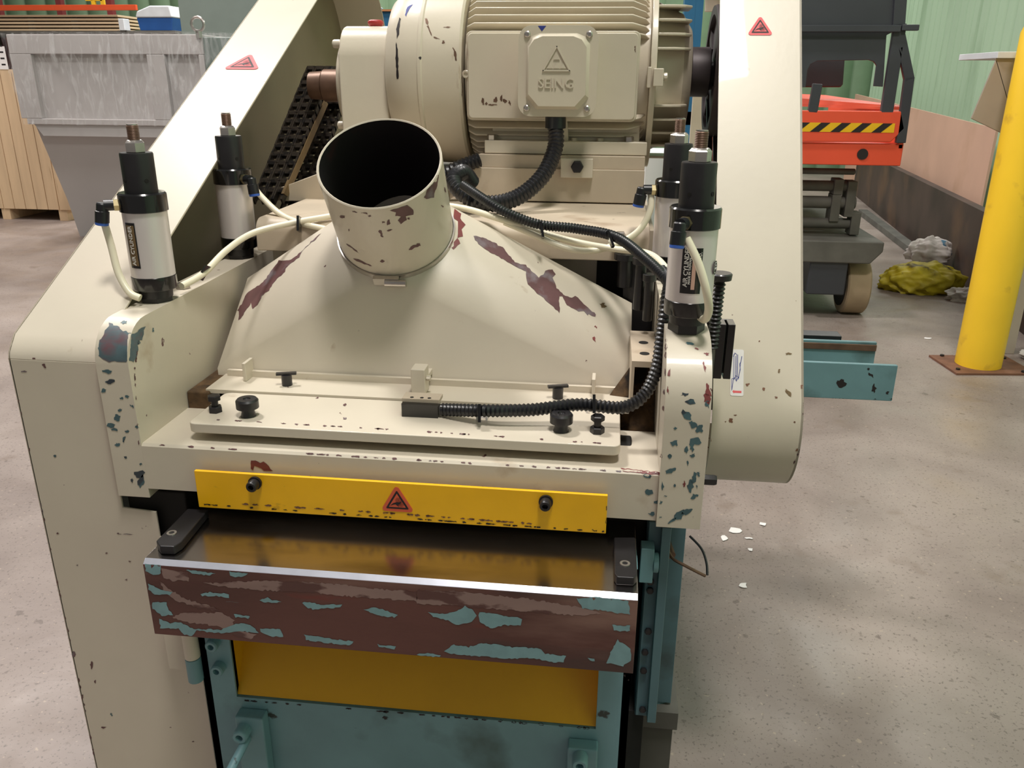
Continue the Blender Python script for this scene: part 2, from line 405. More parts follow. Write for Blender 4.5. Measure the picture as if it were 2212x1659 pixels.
m.blobs([(x * k, 600 + y * k, a, b, c) for x, y, a, b, c in [(366, 317, 13, 5, 5), (372, 352, 10, 6, -10), (412, 408, 4, 3, 0), (430, 402, 4, 3, 0), (396, 472, 7, 9, 20), (376, 500, 12, 5, 0), (388, 514, 8, 4, 0), (398, 565, 6, 3, 0), (463, 505, 5, 4, 0), (420, 546, 4, 6, 0), (448, 435, 6, 3, 30), (406, 448, 4, 3, 0), (350, 380, 8, 4, 0), (427, 608, 3, 2, 0), (474, 665, 12, 8, 0), (478, 690, 7, 14, 10), (448, 685, 3, 5, 0), (477, 630, 3, 2, 0), (432, 520, 5, 3, 0)]], 'chip_teal', bv, 1.2)
k = .3316
R_ = [(1390, 610, 26, 12, 5), (1427, 660, 34, 18, 5), (1400, 745, 42, 20, 40), (1440, 800, 30, 22, 50), (1485, 830, 26, 26, 0), (1330, 828, 13, 11, 0), (1325, 925, 26, 22, 30), (1460, 910, 38, 28, 0), (1435, 950, 16, 30, 0), (1398, 970, 16, 24, 0), (1440, 1008, 20, 12, 0), (290, 1012, 12, 14, 0), (1290, 1012, 13, 15, 0), (1408, 1058, 5, 18, 0), (1300, 1105, 42, 16, -20), (1150, 1140, 30, 12, 10), (1245, 1208, 8, 26, 0), (1157, 1240, 26, 20, 0), (1325, 1205, 8, 8, 0), (1425, 1210, 24, 44, 10), (1450, 1150, 18, 36, 20), (1480, 1125, 10, 16, 0), (1450, 1272, 28, 14, -20), (1220, 1310, 30, 12, -10), (1175, 1388, 24, 12, -5), (1265, 1270, 8, 5, 0), (1350, 1400, 52, 22, -35), (1400, 1370, 40, 18, -30), (1310, 1430, 34, 12, -30), (1470, 1210, 5, 14, 0), (1234, 1408, 8, 5, 0), (405, 1840, 3, 3, 0), (1535, 670, 14, 28, 0), (1420, 280, 32, 6, 5)]
m.blobs([((x if x > 1100 else x + 1000) * k + 1350 - 1000 * k, 650 + y * k, a * k, b * k, c) for x, y, a, b, c in R_], 'chip_teal', bv, 1.4)
m.blobs([(1350 + x * k, 650 + y * k, a * k, b * k, c) for x, y, a, b, c in [(530, 345, 18, 10, 10), (468, 313, 18, 6, 15), (518, 430, 8, 34, -15), (540, 590, 18, 48, -5), (535, 635, 24, 40, 0), (288, 470, 8, 30, 0), (282, 580, 5, 26, 0), (388, 1195, 12, 20, 0)]], 'chip_red', bv, 1.6)
m.decal(px(.2939, 350, 700, [(655, 1005), (690, 1000), (720, 1020), (745, 1008), (770, 1030), (815, 1080), (750, 1078), (710, 1050), (680, 1040), (672, 1070), (655, 1060)]), 'chip_red', bv, 1)
m.decal([(1340, 1012), (1380, 1016), (1427, 1021), (1425, 1026), (1385, 1023), (1345, 1018)], 'chip_red', bv, 1.2)
m.edge_chips([(320, 960), (870, 992), (1425, 1023)], 46, bv, size=3.5)
m.edge_chips([(1427, 1020), (1437, 800), (1440, 720)], 10, bv, size=4)
m.edge_chips([(300, 960), (290, 800), (300, 730)], 16, bv, size=3)
m.build('head_casting', None, PL, .0022)

# --- dark inside of the head
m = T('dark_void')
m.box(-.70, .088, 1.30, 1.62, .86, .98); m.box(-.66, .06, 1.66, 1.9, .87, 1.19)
m.cyl((-.66, 1.20, .93), (.05, 1.20, .93), .045, seg=20); m.box(-.755, -.655, 1.115, 1.3, .60, .876); m.box(.02, .079, 1.16, 1.3, .60, .90)  # near-black boxes fill the side gaps, shade put into their colour
m.use('brown_dust'); m.poly([(.035, 1.24, .93), (.087, 1.24, .93), (.087, 1.34, 1.06), (.055, 1.34, 1.06), (-.0, 1.3, .985)], [(0, 1, 2, 3, 4)])
m.box(-.699, -.66, 1.24, 1.36, .93, 1.0)
m.build('feed_roller_bay', None, PL, .003)
m = T('black_metal')                     # clutter seen right of the hood
for (x, y, yy, r, h) in ((1382, 620, 1.42, .010, .08), (1400, 650, 1.40, .008, .07), (1350, 590, 1.5, .014, .05)):
    p = at(x, y, Y=yy); m.cyl(p - V((0, 0, h / 2)), p + V((0, 0, h / 2)), r, seg=14); m.cyl(p + V((0, 0, h / 2)), p + V((0, 0, h / 2 + .012)), r * 1.5, seg=14)
m.box(.03, .087, 1.50, 1.52, 1.0, 1.19)
m.build('feed_linkage', None, PL, .001)
m = T('cream_dirty'); m.box(.045, .087, 1.25, 1.42, 1.075, 1.085); m.box(.045, .05, 1.25, 1.42, 1.0, 1.075)
m.use('dark_void'); m.cyl((.066, 1.29, 1.0852), (.066, 1.29, 1.0858), .008); m.cyl((.066, 1.35, 1.0852), (.066, 1.35, 1.0858), .008)
m.build('side_bracket', None, PL, .001)

# --- rear housing
m = T('cream_dirty')
pr = [(1.505, 1.19), (1.505, 1.225)] + arc(1.53, 1.225, .025, 180, 90, 6)[1:] + [(1.95, 1.252), (1.95, 1.19)]
m.prism(pr, 'X', -.665, .073)
m.prism([(-.80, 1.245), (-.63, 1.306), (-.35, 1.306), (-.35, 1.245)], 'Y', 1.78, 2.3)
m.use('cream_cast'); m.box(-.64, .05, 1.56, 1.6, 1.0, 1.188)
m.use('dark_void'); m.box(-.02, .072, 1.555, 1.56, 1.0, 1.188)
m.build('rear_housing', None, PL, .002)
m = T('zinc')
p = at(1340, 512, Y=1.50); hexbolt(m, p, (0, -1, 0), .012, .014)
m.build('housing_bolt', None, PL)

# --- yellow warning bar
m = T('yellow_paint'); m.box(-.611, .0157, 1.074, 1.080, .875, .9375)
bv = bvh(m)
m.edge_chips([(425, 1012), (870, 1040), (1312, 1066)], 16, bv, 'ink_black', 3)
m.edge_chips([(440, 1089), (870, 1119), (1308, 1148)], 60, bv, 'ink_black', 3)
m.edge_chips([(470, 1085), (870, 1110), (1200, 1135)], 40, bv, 'rust_plate', 4)
m.edge_chips([(1311, 1075), (1309, 1140)], 7, bv, 'ink_black', 3)
bar = m.build('warning_bar', None, PL, .001, label='bright yellow guard bar with chipped paint')
for q in ((545, 1050), (1178, 1091)):
    p = at(*q, Y=1.062); p.y = 1.074; m = T('gunmetal'); m.cyl(p, p + V((0, -.004, 0)), .0105); hexbolt(m, p + V((0, -.004, 0)), (0, -1, 0), .0085, .014, True)
    m.build('bolt', None, bar)
    m = T('cream_cast'); m.cyl(p, p + V((0, .017, 0)), .006); m.build('spacer', None, bar)
p = at(858, 1083, Y=1.0735); warn_sticker((p.x, 1.0738, p.z - .002), (1, 0, 0), (0, 0, 1), .043, bar, 'warning_sticker', 'sticker_orange', 'orange triangular warning sticker')

# --- clamp plate with knobs
m = T('cream'); cpz = 1.0
def rrect(x0, x1, y0, y1, r, n=4):
    P = []
    for cx_, cy_, a in ((x1 - r, y0 + r, -90), (x1 - r, y1 - r, 0), (x0 + r, y1 - r, 90), (x0 + r, y0 + r, 180)): P += arc(cx_, cy_, r, a, a + 90, n)
    return P
m.prism(rrect(-.632, .031, 1.110, 1.246, .012), 'Z', .984, 1.0)
bv = bvh(m)
m.edge_chips([(432, 905), (880, 930), (1330, 960)], 34, bv, size=3)
m.blobs([(900, 880, 6, 2, 0), (745, 875, 4, 2, 0), (745, 905, 3, 2, 0), (685, 860, 4, 2, 0), (735, 893, 3, 1.5, 30)], 'chip_maroon', bv)
plate = m.build('clamp_plate', None, PL, .002)
for q in ((537, 898), (1212, 930)):
    p = at(*q, Z=cpz); m = T('black_metal')
    m.lathe(p, (0, 0, 1), [(0, .012), (.008, .010), (.012, .010), (.014, .0175), (.026, .0175), (.029, .015), (.029, .006), (.027, .005), (.027, 0)], 28, closed=False)
    m.cyl(p + V((0, 0, -.03)), p, .006); m.build('knurled_knob', None, plate, label='black round knob')
for q in ((466, 889), (1290, 934)):
    p = at(*q, Z=cpz); m = T('gunmetal')
    hexbolt(m, p, (0, 0, 1), .011, .010); m.cyl(p + V((0, 0, -.03)), p + V((0, 0, .022)), .0055); hexbolt(m, p + V((0, 0, .02)), (0, 0, 1), .0105, .008)
    m.build('adjusting_bolt', None, plate)
for q in ((1042, 905), (1278, 890)):
    p = at(*q, Z=cpz); m = T('paper_white'); m.box(p.x - .009, p.x - .006, p.y - .006, p.y + .004, cpz, cpz + .008); m.box(p.x + .006, p.x + .009, p.y - .006, p.y + .004, cpz, cpz + .008); m.box(p.x - .009, p.x + .009, p.y + .002, p.y + .02, cpz, cpz + .003)
    m.build('cable_clip', None, plate, label='small white cable clip')

p = at(396, 624, X=-.722); m = T('zinc'); hexbolt(m, (p.x, p.y, 1.160), (0, 0, 1), .013, .009); m.build('cheek_bolt', None, PL, .001)
# --- dust hood
HB = V((-.3707, 1.4248, 1.245)); HA = V((.0234, -.6266, .779)).normalized(); HR = .1002; HT = HB + HA * .168
up = (V((0, 0, 1)) - HA * HA.z).normalized(); sd = up.cross(HA)
if sd.x < 0: sd = -sd
c4 = {'fl': V((-.6825, 1.3266, 1.0129)), 'fr': V((.0487, 1.3266, 1.0036)), 'rr': V((.0475, 1.489, 1.1168)), 'rl': V((-.683, 1.489, 1.1395))}
m = T('cream')
NC = 40
circ = [HB + (sd * math.cos(2 * PI * i / NC) + up * math.sin(2 * PI * i / NC)) * (HR + .003) for i in range(NC)]
cv = [m.bm.verts.new(p) for p in circ]; kv = {a: m.bm.verts.new(b) for a, b in c4.items()}
qs = [('rr', 0), ('rl', 10), ('fl', 20), ('fr', 30)]
for (kn, i0), (kn2, _) in zip(qs, qs[1:] + qs[:1]):
    for i in range(i0, i0 + 10): m._f([kv[kn], cv[i % NC], cv[(i + 1) % NC]])
    m._f([kv[kn], cv[(i0 + 10) % NC], kv[kn2]])
low = {a: m.bm.verts.new((c4[a].x, c4[a].y, .988)) for a in c4}
m._f([kv['fl'], kv['fr'], low['fr'], low['fl']]); m._f([kv['fr'], kv['rr'], low['rr'], low['fr']]); m._f([kv['rl'], kv['fl'], low['fl'], low['rl']]); m._f([kv['rr'], kv['rl'], low['rl'], low['rr']])
m.box(-.668, .045, 1.248, 1.3262, .996, 1.003); m.box(-.66, .045, 1.316, 1.324, 1.0, 1.014)
bv = bvh(m)
k = .2712
m.decal(px(k, 1000, 250, [(80, 955), (200, 985), (330, 1060), (415, 1170), (500, 1190), (600, 1290), (640, 1265), (660, 1235), (710, 1225), (735, 1260), (715, 1290), (745, 1375), (800, 1425), (870, 1455), (895, 1435), (930, 1470), (980, 1520), (1060, 1585), (1050, 1605), (1000, 1580), (990, 1595), (960, 1555), (920, 1560), (830, 1510), (790, 1440), (765, 1440), (770, 1575), (720, 1525), (640, 1450), (620, 1430), (590, 1420), (520, 1340), (500, 1290), (500, 1240), (410, 1195), (300, 1135), (200, 1080), (120, 1020)]), 'chip_maroon', bv, 1.2, 8)
m.decal(px(k, 500, 250, [(715, 940), (640, 1010), (560, 1085), (540, 1130), (500, 1160), (440, 1200), (430, 1240), (400, 1270), (350, 1310), (330, 1340), (300, 1390), (240, 1440), (210, 1510), (170, 1545), (160, 1490), (125, 1540), (60, 1630), (60, 1590), (35, 1570), (80, 1500), (110, 1440), (140, 1400), (240, 1340), (290, 1280), (330, 1220), (380, 1155), (480, 1150), (550, 1090), (620, 1020), (690, 950)]), 'chip_maroon', bv, 1.2, 8)
m.decal(px(k, 500, 250, [(1775, 740), (1830, 785), (1820, 820), (1862, 870), (1835, 905), (1840, 960), (1800, 975), (1822, 1020), (1770, 1070), (1740, 1040)]), 'chip_red', bv, 1)
m.blobs([(1283, 732, 7, 3, 60), (1286, 706, 4, 2, 50)], 'chip_red', bv)
m.blobs([(1302, 660, 8, 5, 30)], 'grease_strip', bv, 2.5)
hood = m.build('dust_hood', None, PL, ang=13, label='cream sheet metal extraction hood with flaked maroon patches')
hood.data.materials.append(MATS['cream'])
m = T('cream')
o_, i_ = HR, HR - .004
m.lathe(HB - HA * .01, HA, [(0, o_), (.16, o_), (.177, o_), (.1785, o_ - .002), (.177, i_), ], 56, ref=sd, closed=False)
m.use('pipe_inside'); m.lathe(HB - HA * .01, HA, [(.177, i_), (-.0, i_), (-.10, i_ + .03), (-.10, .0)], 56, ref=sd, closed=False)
bv = bvh(m)
m.decal(px(k, 500, 250, [(1260, 752), (1330, 735), (1400, 712), (1450, 745), (1445, 790), (1390, 800), (1395, 830), (1345, 862), (1325, 830), (1350, 800), (1300, 795), (1310, 770)]), 'chip_maroon', bv, 1, 10)
m.decal(px(k, 500, 250, [(1535, 650), (1560, 585), (1605, 540), (1635, 470), (1648, 470), (1640, 560), (1612, 620), (1610, 650), (1550, 662)]), 'chip_maroon', bv, 1, 10)
m.blobs([(500 + x * k, 250 + y * k, a * k, b * k, c) for x, y, a, b, c in [(885, 805, 26, 8, 10), (1185, 925, 22, 14, 50), (1200, 955, 16, 8, 50), (1260, 912, 18, 8, -15), (1250, 850, 14, 22, 20), (1210, 850, 16, 6, 0), (1100, 798, 12, 6, 0), (1060, 775, 26, 5, 10), (985, 765, 20, 4, 15), (1455, 1042, 48, 12, -25), (1490, 1028, 18, 12, 0), (1200, 1158, 18, 10, 10), (960, 1050, 60, 6, 35), (1040, 1165, 80, 10, 25), (1410, 818, 10, 8, 0), (1680, 720, 14, 6, 40), (1700, 590, 8, 30, -15), (935, 910, 4, 10, 0)]], 'chip_maroon', bv, .8)
m.build('outlet_pipe', None, hood, ang=40, fix=False)
m = T('zinc'); m.lathe(HB - HA * .004, HA, [(0, HR + .001), (0, HR + .0035), (.012, HR + .0035), (.012, HR + .001), (0, HR + .001)], 56, ref=sd, closed=False)
cb = HB - up * (HR + .007) - sd * -.002 + HA * .002; m.obox(cb - sd * .004, sd, HA, up, .022, .008, .0035); m.cyl(cb + sd * -.006 - up * .005, cb + sd * .030 - up * .005, .0065, seg=14)
m.build('hose_clamp', None, hood, label='shiny steel hose clamp')
for q in (533, 1283):
    p = at(q, 815, Y=1.30); m = T('cream'); m.box(p.x - .003, p.x + .003, 1.292, 1.326, 1.003, 1.036); m.build('hood_tab', None, hood, .001)
p = at(905, 835, Y=1.275); m = T('cream'); m.box(p.x - .012, p.x + .012, 1.268, 1.300, 1.003, 1.048); m.box(p.x - .012, p.x + .012, 1.30, 1.33, 1.02, 1.03); m.cyl((p.x + .012, 1.278, 1.030), (p.x + .020, 1.278, 1.030), .005, seg=8); m.build('hood_tab', None, hood, .002)
for q in ((620, 825), (1205, 850)):
    p = at(*q, Y=1.285); m = T('black_metal'); m.cyl((p.x, 1.285, 1.003), (p.x, 1.285, 1.022), .009, seg=12); m.obox((p.x, 1.285, 1.024), (1, .3, 0), (-.3, 1, 0), (0, 0, 1), .017, .004, .002); m.build('wing_nut', None, hood, label='black grimy wing nut')

# --- limit switch + cables
p = at(868, 900, Z=cpz); m = T('black_gloss'); m.box(p.x, p.x + .058, p.y, p.y + .022, cpz, cpz + .022)
m.use('cream_dirty'); m.box(p.x - .001, p.x + .059, p.y + .008, p.y + .036, cpz + .022, cpz + .028); m.use('dark_void')
for dx in (.014, .030, .042): m.cyl((p.x + dx, p.y + .014, cpz + .028), (p.x + dx, p.y + .014, cpz + .0284), .003)
m.use('black_gloss'); m.box(p.x + .058, p.x + .068, p.y + .004, p.y + .018, cpz + .004, cpz + .018)
m.build('limit_switch', None, PL, .002, label='black rectangular switch with metal top')
def pts(lst): return [at(x, y, Y=yy) for x, y, yy in lst]
m = T('black_rubber')
m.tube([V((p.x + .064, p.y + .011, cpz + .011))] + pts([(1050, 887, 1.165), (1150, 885, 1.17), (1250, 874, 1.18), (1345, 880, 1.18), (1393, 850, 1.19), (1420, 790, 1.20), (1430, 720, 1.215), (1440, 650, 1.235), (1446, 610, 1.27), (1430, 585, 1.32)]), .0105, 14, .0022, .0068)
m.build('cable_conduit', None, PL)
m = T('black_rubber')
m.tube(pts([(1448, 640, 1.26), (1442, 608, 1.28), (1395, 560, 1.34), (1330, 512, 1.42), (1245, 494, 1.46), (1165, 485, 1.47), (1105, 464, 1.48), (1060, 440, 1.50), (1000, 400, 1.56)]), .0092, 12, .0018, .0055)
m.build('cable_conduit', None, PL)
m = T('black_rubber')
m.tube(pts([(1200, 268, 1.76), (1199, 320, 1.74), (1172, 380, 1.70), (1120, 425, 1.66), (1060, 440, 1.63), (1010, 425, 1.63), (980, 392, 1.66), (1000, 372, 1.70), (1020, 395, 1.74)]), .017, 14, .003, .0085)
m.tube(pts([(965, 375, 1.78), (990, 362, 1.78), (1035, 345, 1.80)]), .016, 12, .003, .0085)
q = at(1200, 268, Y=1.76); m.cyl(q + V((0, 0, -.008)), q + V((0, 0, .014)), .021, seg=16)
m.build('motor_conduit', None, PL)
HO = [([(222, 470, 1.22), (240, 530, 1.22), (256, 590, 1.21), (280, 632, 1.20), (303, 644, 1.2)], 'a'),
      ([(392, 618, 1.27), (440, 590, 1.33), (490, 540, 1.40), (550, 502, 1.46), (640, 480, 1.50), (720, 466, 1.52), (860, 440, 1.55), (985, 447, 1.52), (1080, 473, 1.49), (1180, 506, 1.485), (1260, 526, 1.48), (1330, 538, 1.46), (1400, 548, 1.40), (1438, 580, 1.32), (1450, 620, 1.27)], 'b'),
      ([(545, 398, 1.58), (565, 425, 1.57), (605, 462, 1.54), (650, 482, 1.51), (715, 497, 1.50)], 'c'),
      ([(1406, 415, 1.50), (1404, 455, 1.49), (1378, 500, 1.485), (1325, 530, 1.48), (1270, 542, 1.47), (1215, 533, 1.47), (1150, 505, 1.48), (1090, 480, 1.49)], 'd'),
      ([(1483, 515, 1.135), (1507, 565, 1.125), (1525, 625, 1.12), (1531, 668, 1.13), (1522, 690, 1.15), (1508, 680, 1.17)], 'e')]
for lst, _ in HO:
    m = T('hose_cream'); m.tube(pts(lst), .0058, 12); m.build('air_hose', None, PL, label='thin cream plastic air hose' if _ == 'b' else None)
for x, y, yy, an in ((646, 484, 1.495, 90), (440, 590, 1.33, 60), (1170, 497, 1.465, 100), (1318, 517, 1.42, 110), (1015, 438, 1.60, 80), (1036, 892, 1.155, 90), (1282, 872, 1.165, 90)):
    q = at(x, y, Y=yy); d = (RR * math.cos(math.radians(an)) + UU * math.sin(math.radians(an)))
    m = T('black_gloss'); m.obox(q, d, RR, DD, .014, .0022, .010); m.build('cable_tie', None, PL)

# --- infeed table
m = T('steel_top'); Zt = .85
prf = [(.957, .7243), (.957, .844), (.965, .85), (1.60, .85), (1.60, .82), (.985, .82), (.985, .7243)]
m.prism(prf, 'X', -.642, .0615)
for f in m.bm.faces:
    c = f.calc_center_median()
    m.use('apron')
    if c.z < .846 and abs(f.normal.z) < .3: f.material_index = m.cur
for f in m.bm.faces: f.normal_update()
m.use('steel_edge'); ei = m.cur; m.use('apron'); ai = m.cur
for f in m.bm.faces:
    c = f.calc_center_median(); n = f.normal
    if abs(n.y) > .9 and c.y < .99: f.material_index = ai
    elif abs(n.y) > .3 and abs(n.z) > .3: f.material_index = ei
    elif abs(n.x) > .9 and c.z < .84: f.material_index = ai
    elif n.z < -.5: f.material_index = ai
bv = bvh(m); k = .3973
def scuff(lst, ox): m.decal(px(k, ox, 1000, lst), 'scuff', bv, 2.2, 30, .0003)
scuff([(600, 655), (900, 640), (1250, 650), (1600, 690), (1762, 700), (1762, 748), (1500, 735), (1200, 705), (900, 690), (700, 672)], 200)
scuff([(370, 575), (520, 590), (520, 640), (430, 640), (390, 620)], 200)
scuff([(430, 835), (520, 810), (700, 815), (770, 850), (760, 900), (900, 930), (870, 955), (790, 945), (700, 890), (480, 860)], 200)
scuff([(360, 640), (480, 730), (690, 795), (690, 806), (560, 785), (450, 745), (390, 700)], 200)
scuff([(0, 690), (250, 700), (620, 740), (860, 780), (1000, 815), (900, 832), (700, 815), (400, 790), (100, 768), (0, 765)], 900)
def teal(lst, ox): m.decal(px(k, ox, 1000, lst), 'chip_light', bv, 1.6, 30)
teal([(1140, 760), (1180, 752), (1230, 768), (1355, 770), (1350, 785), (1240, 790), (1200, 795), (1160, 782)], 200)
teal([(1470, 795), (1530, 785), (1590, 800), (1660, 825), (1640, 838), (1560, 830), (1510, 812)], 200)
teal([(285, 545), (370, 560), (375, 600), (330, 608), (290, 585)], 200)
teal([(305, 655), (370, 690), (440, 700), (420, 715), (340, 712), (305, 690)], 200)
teal([(325, 755), (400, 760), (415, 800), (440, 825), (380, 828), (330, 790)], 200)
teal([(360, 845), (420, 870), (480, 865), (540, 900), (700, 905), (780, 870), (860, 880), (905, 920), (800, 915), (700, 925), (560, 910), (540, 940), (490, 930), (470, 900), (370, 895)], 200)
teal([(915, 900), (1020, 900), (1040, 945), (960, 940), (920, 925)], 200)
teal([(1150, 930), (1250, 945), (1330, 960), (1420, 970), (1400, 990), (1260, 975), (1160, 960)], 200)
teal([(510, 580), (600, 590), (670, 600), (640, 612), (540, 600)], 200)
teal([(745, 590), (850, 600), (810, 622), (750, 612)], 200)
teal([(905, 745), (950, 730), (975, 745), (1025, 752), (1000, 762), (930, 756)], 200)
teal([(590, 712), (640, 702), (740, 712), (740, 730), (660, 722), (600, 722)], 200)
teal([(765, 820), (860, 832), (850, 845), (780, 838)], 200)
teal([(1550, 985), (1650, 995), (1640, 1012), (1560, 1000)], 200)
teal([(60, 810), (170, 820), (230, 800), (260, 775), (310, 800), (330, 830), (300, 860), (230, 880), (180, 860), (80, 830)], 900)
teal([(340, 810), (450, 825), (570, 845), (565, 885), (470, 880), (400, 900), (340, 860)], 900)
teal([(150, 1020), (200, 985), (280, 1000), (350, 980), (440, 985), (520, 1000), (660, 1005), (700, 1035), (810, 1050), (800, 1085), (720, 1080), (640, 1060), (520, 1065), (420, 1055), (260, 1045), (180, 1035)], 900)
teal([(870, 735), (960, 728), (1150, 750), (1160, 820), (1090, 815), (1000, 800), (900, 790)], 900)
teal([(1065, 880), (1160, 885), (1160, 912), (1075, 912)], 900)
teal([(1090, 960), (1120, 980), (1160, 1010), (1168, 1070), (1120, 1105), (1030, 1085), (1050, 1040)], 900)
teal([(0, 1038), (60, 1030), (130, 1045), (120, 1052), (20, 1048)], 900)
teal([(930, 1055), (965, 1065), (970, 1080), (940, 1070)], 900)
table = m.build('infeed_table', None, PL, .0012, label='polished steel table with scraped maroon and teal front edge')
def guide(P, sc_):
    m = T('gunmetal'); m.slab([V((p.x, p.y, .864)) for p in P], (0, 0, 1), .0135); g = m.build('table_guide', None, table, .002)
    m = T('zinc'); m.lathe((sc_.x, sc_.y, .8642), (0, 0, 1), [(0, .0075), (.0012, .0072), (.0012, .004), (-.001, .0038), (-.001, 0)], 20, closed=False); m.build('screw', None, g)
g = lambda x, y: at(x, y, Z=.864)
guide([g(337, 1168), g(345, 1180), g(375, 1181), g(392, 1170), g(450, 1100), g(405, 1098)], g(371, 1152))
guide([g(1327, 1238), g(1333, 1246), g(1370, 1248), g(1377, 1240), g(1372, 1160), g(1326, 1160)], g(1350, 1218))

# --- base cabinet
m = T('teal')
X0, X1, Yp = -.637, .0655, 1.06
rx0, rx1, rz0, rz1 = -.583, .0155, .527, .76
m.box(X0, rx0, Yp, Yp + .012, 0, .82); m.box(rx1, X1, Yp, Yp + .012, 0, .82); m.box(rx0, rx1, Yp, Yp + .012, 0, rz0); m.box(rx0, rx1, Yp, Yp + .012, rz1, .82)
m.box(X0, X1, Yp + .3, 2.5, 0, .80); m.box(X0, X0 + .012, Yp, Yp + .3, 0, .82); m.box(X1 - .012, X1, Yp, Yp + .3, 0, .82)
bv = bvh(m)
m.edge_chips([(520, 1512), (870, 1540), (1280, 1574)], 34, bv, 'ink_black', 4)
m.blobs([(833, 1550, 6, 3, 10), (1242, 1607, 16, 3, 3), (1215, 1545, 4, 2, 0), (1350, 1460, 3, 2, 0), (1358, 1468, 2, 2, 0)], 'ink_black', bv)
base = m.build('base_cabinet', None, PL, label='teal painted steel base')
m = T('yellow_panel'); m.slab([(rx0, Yp + .004, rz0 + .002), (rx1, Yp + .004, rz0 + .002), (rx1, Yp + .15, rz1), (rx0, Yp + .15, rz1)], (0, -.83, .5), .004)
m.poly([(rx0, Yp + .004, rz0), (rx0, Yp + .15, rz1), (rx0, Yp + .004, rz1)], [(0, 1, 2)]); m.poly([(rx1, Yp + .004, rz0), (rx1, Yp + .15, rz1), (rx1, Yp + .004, rz1)], [(0, 2, 1)])
m.build('chip_chute', None, base, label='yellow sloping panel in the front opening')
for q in ((458, 1394), (470, 1447)):
    p = at(*q, Y=1.05); m = T('teal'); hexbolt(m, (p.x, Yp, p.z), (0, -1, 0), .0105, .016, True); m.build('bolt', None, base)
for (x0, x1, y0), bq in (((508, 568, 1545), (525, 1580)), ((1226, 1292, 1612), (1253, 1640))):
    a = at(x0, y0, Y=1.04); b = at(x1, y0, Y=1.04); m = T('teal'); m.box(a.x, b.x, Yp - .024, Yp, a.z - .18, a.z); br = m.build('bracket', None, base, .003)
    p = at(*bq, Y=1.03); m = T('teal'); hexbolt(m, (p.x, Yp - .024, p.z), (0, -1, 0), .0125, .022, True); m.build('bolt', None, br)
p0 = at(530, 1602, Y=1.025); p1 = at(492, 1675, Y=.97); m = T('teal'); m.tube([p0 + V((0, .006, 0)), p0, p0.lerp(p1, .5), p1], .0075, 12); m.build('lever', None, base)
m = T('teal')
a = at(398, 1372, Y=1.06); b = at(440, 1462, Y=1.06)
m.cyl((a.x + .014, 1.052, b.z), (a.x + .014, 1.052, b.z + .045), .0125, seg=16); m.use('cream'); m.cyl((a.x + .014, 1.052, b.z + .046), (a.x + .014, 1.052, b.z + .12), .0125, seg=16)
m.use('cream'); m.box(-.70, -.655, 1.066, 1.074, b.z + .005, .72)
m.build('hinge', None, base, .001, label='teal and cream barrel hinge')

# --- right column
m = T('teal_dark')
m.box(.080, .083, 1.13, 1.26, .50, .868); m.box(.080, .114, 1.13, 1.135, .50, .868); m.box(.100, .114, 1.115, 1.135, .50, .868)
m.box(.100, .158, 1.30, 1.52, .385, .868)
for q in ((1405, 1256), (1404, 1275), (1400, 1363), (1393, 1408), (1390, 1448), (1388, 1532)):
    p = at(*q, Y=1.128); m.use('gunmetal'); hexbolt(m, (p.x, 1.13, p.z), (0, -1, 0), .006, .006)
m.use('teal'); q = at(1402, 1212, Y=1.12); m.box(q.x - .014, q.x + .006, 1.105, 1.13, q.z - .03, q.z + .03); m.cyl((q.x + .006, 1.118, q.z), (q.x + .014, 1.118, q.z), .016, seg=12)
m.use('lift_dusty'); m.box(.096, .165, 1.29, 1.55, 0, .34); m.box(.100, .172, 1.28, 1.5, .34, .38); m.use('teal_dark'); m.cyl((.13, 1.33, .36), (.13, 1.33, .40), .03)
m.use('dark_void'); m.box(.067, .096, 1.14, 1.6, 0, .50)
m.build('side_column', None, PL, .0015)
m = T('black_rubber'); m.tube(pts([(1490, 1158, 1.32), (1515, 1185, 1.30), (1526, 1215, 1.28), (1528, 1242, 1.26)]), .0022, 8)
m.use('rust_shaft'); m.tube(pts([(1440, 1178, 1.28), (1452, 1205, 1.26), (1480, 1222, 1.25), (1523, 1244, 1.26)]), .0028, 8); m.cyl(at(1440, 1172, Y=1.3), at(1450, 1200, Y=1.27), .008, seg=10)
m.build('loose_cable', None, PL)

# --- chain cover on the left
def bandline(y): return .5457 + .5195 * y
m = T('cream'); CX0, CX1 = -.90, -.748; CY = 1.10; t = .004
m.prism([(CX0, 0), (CX0, 1.095), (CX1 - .008, 1.095), (CX1 - .008, .850), (-.70, .846), (-.70, .80), (-.662, .80), (-.662, 0)], 'Y', CY, CY + t)
cc = (2.55, 1.5); rr_ = .328; th = math.degrees(math.atan(.5195))
tp = (cc[0] + rr_ * math.cos(math.radians(90 + th)), cc[1] + rr_ * math.sin(math.radians(90 + th)))
top = [(CY, 1.095), (CY + .003, 1.105), (CY + .010, 1.114), (CY + .022, bandline(CY + .022)), tp]
ar = arc(cc[0], cc[1], rr_, 90 + th, -90 + th, 24)[1:]
def strip(m, line, x0, x1, t):
    off = []
    for i, p in enumerate(line):
        a = line[max(i - 1, 0)]; b = line[min(i + 1, len(line) - 1)]; d = V((b[0] - a[0], b[1] - a[1])).normalized(); off.append((p[0] + d.y * t, p[1] - d.x * t))
    m.prism(line + off[::-1], 'X', x0, x1)
strip(m, top + ar, CX0, CX1, t)
wall = [(CY, 0)] + top + ar + [(1.5, ar[-1][1] - (ar[-1][0] - 1.5) * .5195), (1.5, 0)]
m.use('shaded_inside'); m.prism(wall, 'X', CX0 + .0002, CX0 + t); m.use('cream'); m.poly([(CX0, y, z) for y, z in wall], [tuple(range(len(wall)))])
bv = bvh(m)
